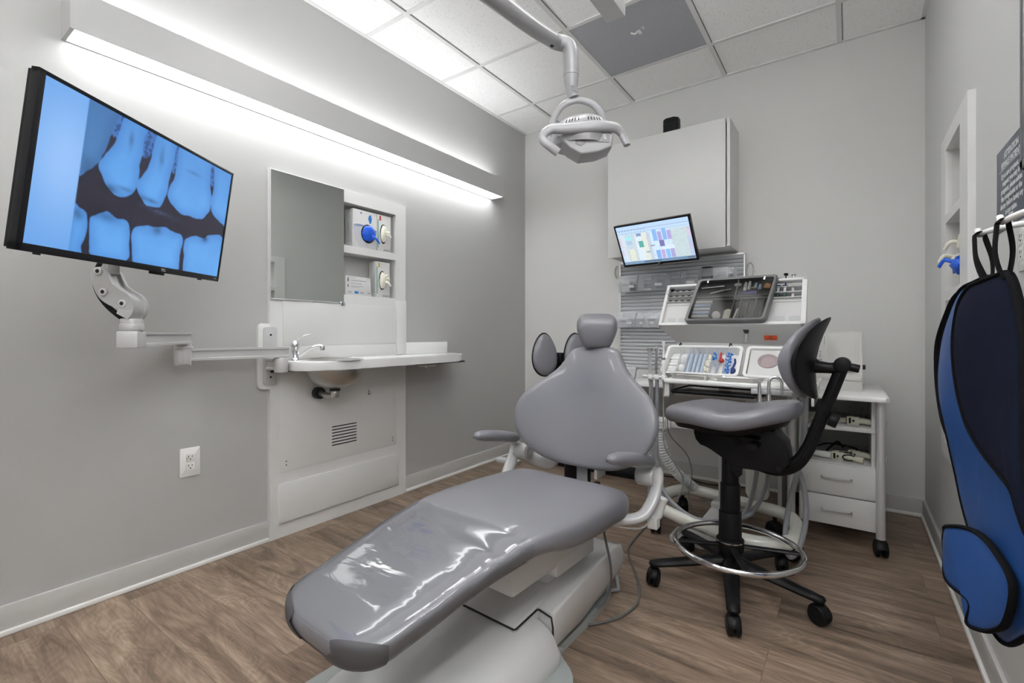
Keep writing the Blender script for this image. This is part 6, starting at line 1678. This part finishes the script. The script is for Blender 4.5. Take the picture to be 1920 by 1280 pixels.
b = B(); b.tube(smooth([s2(-.08, 0, .45), s2(-.20, 0, .45), s2(-.27, 0, .52), s2(-.285, 0, .70), s2(-.27, 0, .86)], 6), .018, n=12, flat=(.6, 1.4)); b.box(tuple(s2(-.262, 0, .85) - Vector((.03, .03, .03))), tuple(s2(-.262, 0, .85) + Vector((.03, .03, .03))), bev=.006); b.done('back_strut', 'black', st2)
for sg_ in (-1, 1):
    def pad2(off, k, m, nm, th):
        b = B(); rings = []
        ce = s2(-.235 + off, sg_ * .098, .870)
        ux_ = (l_2 * math.cos(.25 * sg_) + f_2 * math.sin(.25 * abs(sg_)) * 1.0).normalized(); uz = Vector((0, 0, 1)) - f_2 * .12; un_ = ux_.cross(uz).normalized()
        if un_.dot(f_2) < 0: un_ = -un_
        for kk, d in ((.001, -th), (.6, -th), (.93, -th * .8), (1.0, 0), (.95, th * .6), (.75, th), (.4, th * 1.15), (.001, th * 1.2)):
            rings.append([ce + ux_ * (.080 * k * kk * math.cos(q) * (1 - .18 * math.sin(q))) + uz * (.125 * k * kk * math.sin(q)) + un_ * d for q in [2 * PI * w_ / 36 for w_ in range(36)]])
        b.ring_faces(rings); return b.done(nm, m, st2, angle=60)
    pad2(0, 1.07, 'black', 'pad_shell', .014); pad2(.018, 1.0, 'vinyl', 'back_pad', .020)

# ================================================================== DENTAL CHAIR
CO = Vector((-.91, 1.10, 0)); CR = math.radians(-3.0)
ch = thing('dental_chair', 'large grey vinyl dental patient chair with a clear plastic cover on its leg rest', 'dental chair', tuple(CO), CR)
CM = WM[ch.name]
# cushion: seat and leg rest
ST = [(.480, .19, .435, .045, .03), (.478, .215, .452, .08, .03), (.470, .236, .466, .112, .03), (.44, .250, .475, .130, .03), (.36, .254, .480, .132, .028), (.25, .260, .484, .132, .025), (.12, .258, .484, .122, .018), (.05, .252, .482, .104, .012), (-.02, .243, .476, .088, .006), (-.09, .234, .465, .082, 0.0), (-.16, .224, .451, .080, -.006), (-.24, .213, .434, .079, -.01), (-.32, .204, .416, .079, -.014), (-.40, .196, .398, .080, -.018), (-.445, .189, .388, .078, -.018), (-.475, .173, .380, .073, -.018), (-.495, .148, .374, .066, -.018), (-.508, .122, .368, .054, -.018), (-.514, .10, .362, .036, -.018)]
def csec(w, zt, h, cx=0.0, n=100, ex=0.0):
    out = []
    for j in range(n):
        q = 2 * PI * j / n
        c_, s_ = math.cos(q), math.sin(q)
        px = math.copysign(abs(c_) ** .45, c_); pz = math.copysign(abs(s_) ** .50, s_)
        low = max(0, -pz)
        x = (w + ex) * px * (1 - .10 * low ** 1.5)
        crown = -.006 * (1 - px * px) * max(0, pz)
        out.append((x + cx, zt - h / 2 + (h / 2 + ex) * pz + crown))
    return out
def dens(ST, m=4):
    pts = [Vector(s_[:3] + (0,))for s_ in [(*q[:3],) for q in ST]] if False else None
    A = np.array(ST); out = []
    N_ = len(A)
    for i in range(N_ - 1):
        p0, p1, p2, p3 = A[max(i - 1, 0)], A[i], A[i + 1], A[min(i + 2, N_ - 1)]
        for j in range(m):
            t = j / m; out.append(tuple(.5 * ((2 * p1) + (p2 - p0) * t + (2 * p0 - 5 * p1 + 4 * p2 - p3) * t * t + (3 * p1 - p0 - 3 * p2 + p3) * t ** 3)))
    out.append(tuple(A[-1])); return out
D_ = dens(ST, 5)
b = B(); b.ring_faces([[(x, s_[0], z) for x, z in csec(s_[1], s_[2], s_[3], s_[4])] for s_ in D_]); cush = b.done('seat_and_leg_cushion', 'vinyl', ch, angle=80, local=True)
# clear cover over the leg rest, slack and wrinkled, open at the knee end
b = B(); rows_ = []
for s_ in D_:
    if s_[0] > -.045: continue
    rw = []
    for (x, z) in csec(s_[1], s_[2], s_[3], s_[4], ex=.0035):
        k = .0035 * noise.noise(Vector((x * 3.0, s_[0] * 16, 1.3))) * (1 if z > s_[2] - .03 else .5)
        fold = .0035 * math.sin(s_[0] * 75 + 9 * x) * math.exp(-((s_[0] + .16) / .09) ** 2) * min(1, max(0, (x + .02) / .12)) if z > s_[2] - .02 else 0
        rw.append((x, s_[0], z + max(-.002, k + fold)))
    rows_.append(rw)
rows2 = [r for r in rows_ if r[0][1] > -.5125]
b.strip(rows2, closed_u=True); b.done('clear_cover', 'film', ch, angle=180, local=True)
# toe corner patches (bare vinyl lapping over the cover)
for sg_ in (-1, 1):
    b = B(); rows_ = []
    for s_ in [q for q in D_ if q[0] < -.452]:
        ring = csec(s_[1], s_[2], s_[3], s_[4], n=72, ex=.0075)
        rw = []
        f0 = (-.452 - s_[0]) / .062
        for j, (x, z) in enumerate(ring):
            if x * sg_ > (s_[1] * (1.0 - .42 * f0)) * .88 or (sg_ * x > .07 and z < s_[2] - s_[3] * .55): rw.append((x, s_[0], z))
        rows_.append(ring)
    lo_ = 0
    R_rows = []
    n_ = 24
    for s_ in [q for q in D_ if q[0] < -.448]:
        f0 = min(1, (-.448 - s_[0]) / .060)
        th0 = math.radians(lerp(8, 62, f0))
        rw = []
        for j in range(n_ + 1):
            q = lerp(th0, -math.radians(78), j / n_); c_, s__ = math.cos(q), math.sin(q)
            w, zt, h = s_[1], s_[2], s_[3]; ex = .0055
            px = math.copysign(abs(c_) ** .45, c_); pz = math.copysign(abs(s__) ** .50, s__)
            x = (w + ex) * px * (1 - .10 * max(0, -pz) ** 1.5)
            rw.append((sg_ * x + s_[4], s_[0] - .001, zt - h / 2 + (h / 2 + ex) * pz - .006 * (1 - px * px) * max(0, pz)))
        R_rows.append(rw)
    last = R_rows[-1]; cx_ = sum(p[0] for p in last) / len(last); cz_ = sum(p[2] for p in last) / len(last)
    R_rows.append([(lerp(p[0], cx_, .6), p[1] - .004, lerp(p[2], cz_, .6)) for p in last]); R_rows.append([(cx_, last[0][1] - .004, cz_ + .0002 * i) for i, p in enumerate(last)])
    b = B(); b.strip(R_rows); b.done('toe_patch', 'vinyldark', ch, angle=80, local=True)
# backrest
BS = [(.472, .070, .030), (.476, .110, .046), (.490, .165, .064), (.515, .218, .076), (.545, .256, .082), (.585, .286, .085), (.63, .304, .086), (.67, .308, .086), (.71, .298, .085), (.75, .272, .082), (.785, .232, .080), (.815, .192, .078), (.845, .158, .076), (.875, .135, .074), (.905, .118, .070), (.925, .104, .062), (.937, .085, .050), (.942, .060, .030)]
BS = [(z, w * 1.045, h) for z, w, h in BS]
BD = dens(BS, 3)
def backy(z): return .595 + (z - .47) * .30
def bsec(w, z, h, n=40, ex=0.0, front=True):
    out = []
    for j in range(n):
        q = 2 * PI * j / n; c_, s_ = math.cos(q), math.sin(q)
        px = math.copysign(abs(c_) ** .75, c_); py = math.copysign(abs(s_) ** .75, s_)
        x = w * px
        wrap = -.055 * min(1, abs(x) / .30) ** 2 * 1.0
        chan = .016 * math.exp(-((x) / .085) ** 6) * math.exp(-((z - .62) / .15) ** 4) * (1 if py < 0 else 0) * min(1, w / .2)   # shallow centre channel
        out.append((x + .002, backy(z) + wrap + (h / 2) * py + chan, z + .0 * py))
    return out
b = B(); b.ring_faces([bsec(w, z, h) for z, w, h in BD]); b.done('backrest_cushion', 'vinyl', ch, angle=80, local=True)
for sg_ in (-1, 1):
    b = B()
    pts = []
    for z, w, h in BD[4:36]:
        x = w * .985 * sg_; pts.append((x + .002 + .002 * sg_, backy(z) - .055 * min(1, abs(x) / .30) ** 2 - h * .03, z))
    b.tube(pts, .0016, n=6)
    b.done('backrest_piping', 'seam', ch, local=True)
b = B(); b.prism([(-.10, .55), (.08, .55), (.10, .85), (-.12, .85)], (0, backy(.55) + .038, 0), (1, 0, 0), (0, .30, 1), (0, .022, 0), bev=.006); b.done('backrest_shell', 'greyplastic', ch, local=True)
b = B(); b.box((-.028, .622, .30), (.022, .638, .56), bev=.003); b.mi = 1; b.box((.022, .624, .30), (.030, .636, .54)); b.box((-.06, .42, .33), (.05, .63, .345), bev=.003); b.done('back_support', ['lightgrey', 'black'], ch, local=True)
# headrest
b = B(); hc = Vector((.002, .735, 1.008)); rings = []
HS = [(-.074, .030, .020), (-.070, .050, .032), (-.055, .061, .042), (-.03, .072, .048), (.0, .082, .050), (.028, .083, .050), (.048, .078, .046), (.062, .068, .038), (.070, .052, .026), (.073, .030, .014)]
Rh = Matrix.Rotation(math.radians(34), 3, 'Z') @ Matrix.Rotation(math.radians(-8), 3, 'X')
for z, w, h in dens(HS, 3):
    rings.append([hc + Rh @ Vector((w * math.copysign(abs(math.cos(q)) ** .7, math.cos(q)), h * math.copysign(abs(math.sin(q)) ** .75, math.sin(q)) - .022 * (w and (abs(w * math.cos(q)) / .08) ** 2), z)) for q in [2 * PI * j / 36 for j in range(36)]])
b.ring_faces(rings); b.done('headrest', 'vinylhead', ch, angle=80, local=True)
b = B(); b.box((-.030, .765, .86), (.010, .778, 1.0), bev=.003); b.done('headrest_bar', 'steel', ch, local=True)
# arms (given in world metres)
def armset(tip, rear, j, posts, side):
    tip, rear = Vector(tip), Vector(rear)
    b = B(); n_ = 14; pts = [tip.lerp(rear, i / n_) + Vector((0, 0, .006 * math.sin(PI * i / n_))) for i in range(n_ + 1)]
    rs = [interp([0, .06, .2, .45, .8, .95, 1], [.010, .022, .029, .031, .030, .028, .018], i / n_) for i in range(n_ + 1)]
    b.tube(pts, rs, n=18, flat=(.80, 1.05)); ar = b.done('armrest', 'vinyl', ch, angle=70)
    b = B()
    for k in range(3): b.ball(tip + Vector((-.012 + .012 * k, .010 + .002 * k, -.006)), (.007, .006, .008), n=10, m=8)
    b.done('armrest_pucker', 'vinylhead', ch)
    j = Vector(j)
    b = B(); b.cyl(j + Vector((-.058 * side - .0, 0, 0)), j + Vector((.006 * side, 0, 0)), .036, n=32, bev=.004); b.cyl(j + Vector((-.063 * side, 0, 0)), j + Vector((-.058 * side, 0, 0)), .030, n=28, bev=.002)
    b.done('hinge', 'armwhite', ch, angle=50)
    b = B(); b.tube(smooth(posts, 6), .024, n=16, flat=(1.05, .75), up=(0, 1, 0)); b.done('arm_bracket', 'armwhite', ch, angle=60)
armset((-.640, 1.447, .588), (-.603, 1.735, .522), (-.592, 1.735, .468), [(-.72, 1.55, .345), (-.655, 1.60, .338), (-.605, 1.645, .348), (-.585, 1.69, .385), (-.578, 1.72, .43), (-.578, 1.735, .480), (-.585, 1.735, .500)], 1)
armset((-1.255, 1.50, .578), (-1.255, 1.80, .516), (-1.245, 1.80, .462), [(-1.10, 1.58, .345), (-1.17, 1.62, .338), (-1.225, 1.66, .345), (-1.248, 1.72, .385), (-1.258, 1.77, .43), (-1.262, 1.80, .475), (-1.26, 1.80, .495)], -1)
b = B(); b.tube(smooth([(-1.245, 1.80, .455), (-1.20, 1.83, .43), (-1.13, 1.83, .42), (-1.06, 1.80, .44), (-1.02, 1.78, .50)], 6), .030, n=14, flat=(1, .5)); b.box((-1.40, 1.83, .375), (-1.28, 1.87, .395), bev=.003); b.done('left_linkage', 'armwhite', ch, angle=60)
# cup / suction holder on the right bracket
b = B(); b.lathe([(.016, 0), (.020, .012), (.019, .020), (.021, .060), (.024, .075), (.020, .076), (.018, .070)], (-.584, 1.745, .318), (.22, .1, 1), 24); b.done('tip_holder', 'gloss', ch, angle=50)
b = B(); b.box((-.607, 1.705, .285), (-.570, 1.745, .325), bev=.004); b.tube(smooth([(-.70, 1.58, .318), (-.65, 1.62, .304), (-.615, 1.66, .298), (-.600, 1.69, .306), (-.592, 1.705, .33)], 5), .003, n=8); b.done('holder_bracket', 'pwhite', ch)
# under-seat frame
b = B()
b.box((-.175, -.02, .262), (.150, .44, .365), bev=.010); b.box((-.17, .20, .232), (.152, .44, .28), bev=.006)
b.box((-.12, .24, .16), (.09, .42, .25), bev=.012)
b.done('seat_frame', 'chairshell', ch, local=True)
b = B(); b.prism([(-.02, .352), (.40, .366), (.40, .38), (-.20, .385), (-.22, .365)], (-.17, 0, 0), (0, 1, 0), (0, 0, 1), (.32, 0, 0), bev=.003); b.done('leg_pan', 'dark', ch, local=True)
# lift casing: long sloping shroud
b = B(); prof = [(.135, .045), (.30, .062), (.58, .105), (.625, .13), (.635, .165), (.61, .205), (.55, .222), (.33, .190), (.135, .162)]
b.prism(prof, (-.225, 0, 0), (0, 1, 0), (0, 0, 1), (.405, 0, 0), bev=.014, seg=3)
b.prism([(.02, .12), (.20, .12), (.20, .1715), (.02, .1535)], (-.17, 0, 0), (0, 1, 0), (0, 0, 1), (.295, 0, 0), bev=.010, seg=3); b.done('lift_casing', 'chairshell', ch, local=True, angle=50)
b = B(); b.tube([(-.17, .0185, .149), (.122, .0185, .149), (.127, .024, .1495), (.127, .128, .158), (.131, .133, .158), (.176, .133, .150), (.182, .133, .12), (.182, .133, .055)], .0028, n=8); b.done('seam_shade_line', 'dark', ch, local=True)  # dark tube drawn in for the shadow gap between casing and shroud
# front shroud, domed
b = B(); rings = []
for y, w, z in ((-.52, .15, .050), (-.50, .18, .062), (-.42, .205, .085), (-.32, .215, .108), (-.22, .220, .125), (-.12, .222, .137), (-.02, .222, .144), (.06, .221, .147), (.115, .220, .146), (.128, .216, .140)):
    ring = []
    for j in range(44):
        q = 2 * PI * j / 44; c_, s__ = math.cos(q), math.sin(q)
        px = math.copysign(abs(c_) ** (.40 if s__ < 0 else .55), c_); pz = math.copysign(abs(s__) ** .62, s__)
        ring.append((w * px * (1 + .03 * (pz < .3)) - .012, y, .028 + (z - .028) * max(0, pz) + (.0 if pz > 0 else .006 * pz)))
    rings.append(ring)
b.ring_faces(rings); b.done('front_shroud', 'chairshell', ch, local=True, angle=60)
b = B()
half = [(.0, -.56), (.20, -.55), (.27, -.50), (.295, -.40), (.298, -.02), (.292, .07), (.262, .120), (.205, .160), (.178, .195), (.172, .26), (.168, .45), (.150, .58), (.10, .68), (.0, .70)]
out = smooth([(x - .008, y, 0) for x, y in half[1:-1]] + [(0, .70, 0)] + [(-x - .008, y, 0) for x, y in reversed(half[1:-1])] + [(0, -.56, 0)], 4, closed=True)
b.prism([(p.x, p.y) for p in out], (0, 0, .0), (1, 0, 0), (0, 1, 0), (0, 0, .030), bev=.010, seg=3)
ob2 = b.done('floor_plate', 'platgrey', ch, local=True, angle=50)
b = B(); b.prism([(-.16, .10), (.14, .10), (.14, .56), (.09, .64), (-.11, .64), (-.16, .56)], (0, 0, .029), (1, 0, 0), (0, 1, 0), (0, 0, .04), bev=.010, seg=3); b.done('plinth', 'platgrey', ch, local=True, angle=50)
# cables on the floor
b = B(); b.tube(smooth([(-.70, 1.52, .38), (-.695, 1.53, .30), (-.685, 1.56, .18), (-.70, 1.58, .08), (-.745, 1.52, .010), (-.775, 1.475, .006), (-.755, 1.455, .006), (-.71, 1.49, .006), (-.655, 1.58, .006), (-.640, 1.70, .006), (-.69, 1.84, .006), (-.80, 2.02, .006), (-.835, 2.10, .006), (-.85, 2.24, .006), (-.86, 2.45, .006)], 8), .0045, n=8)
tag(b.done('floor_cable', 'cable'), 'long thin dark cable looping on the floor from under the dental chair', 'cable')
b = B(); b.tube(smooth([(-.80, 1.60, .075), (-.765, 1.66, .03), (-.735, 1.73, .0075), (-.735, 1.745, .0075), (-.765, 1.80, .02), (-.80, 1.85, .06)], 7), .007, n=8); tag(b.done('air_tube', 'hose'), 'grey air tube bent in a sharp corner beside the dental chair base', 'tube')
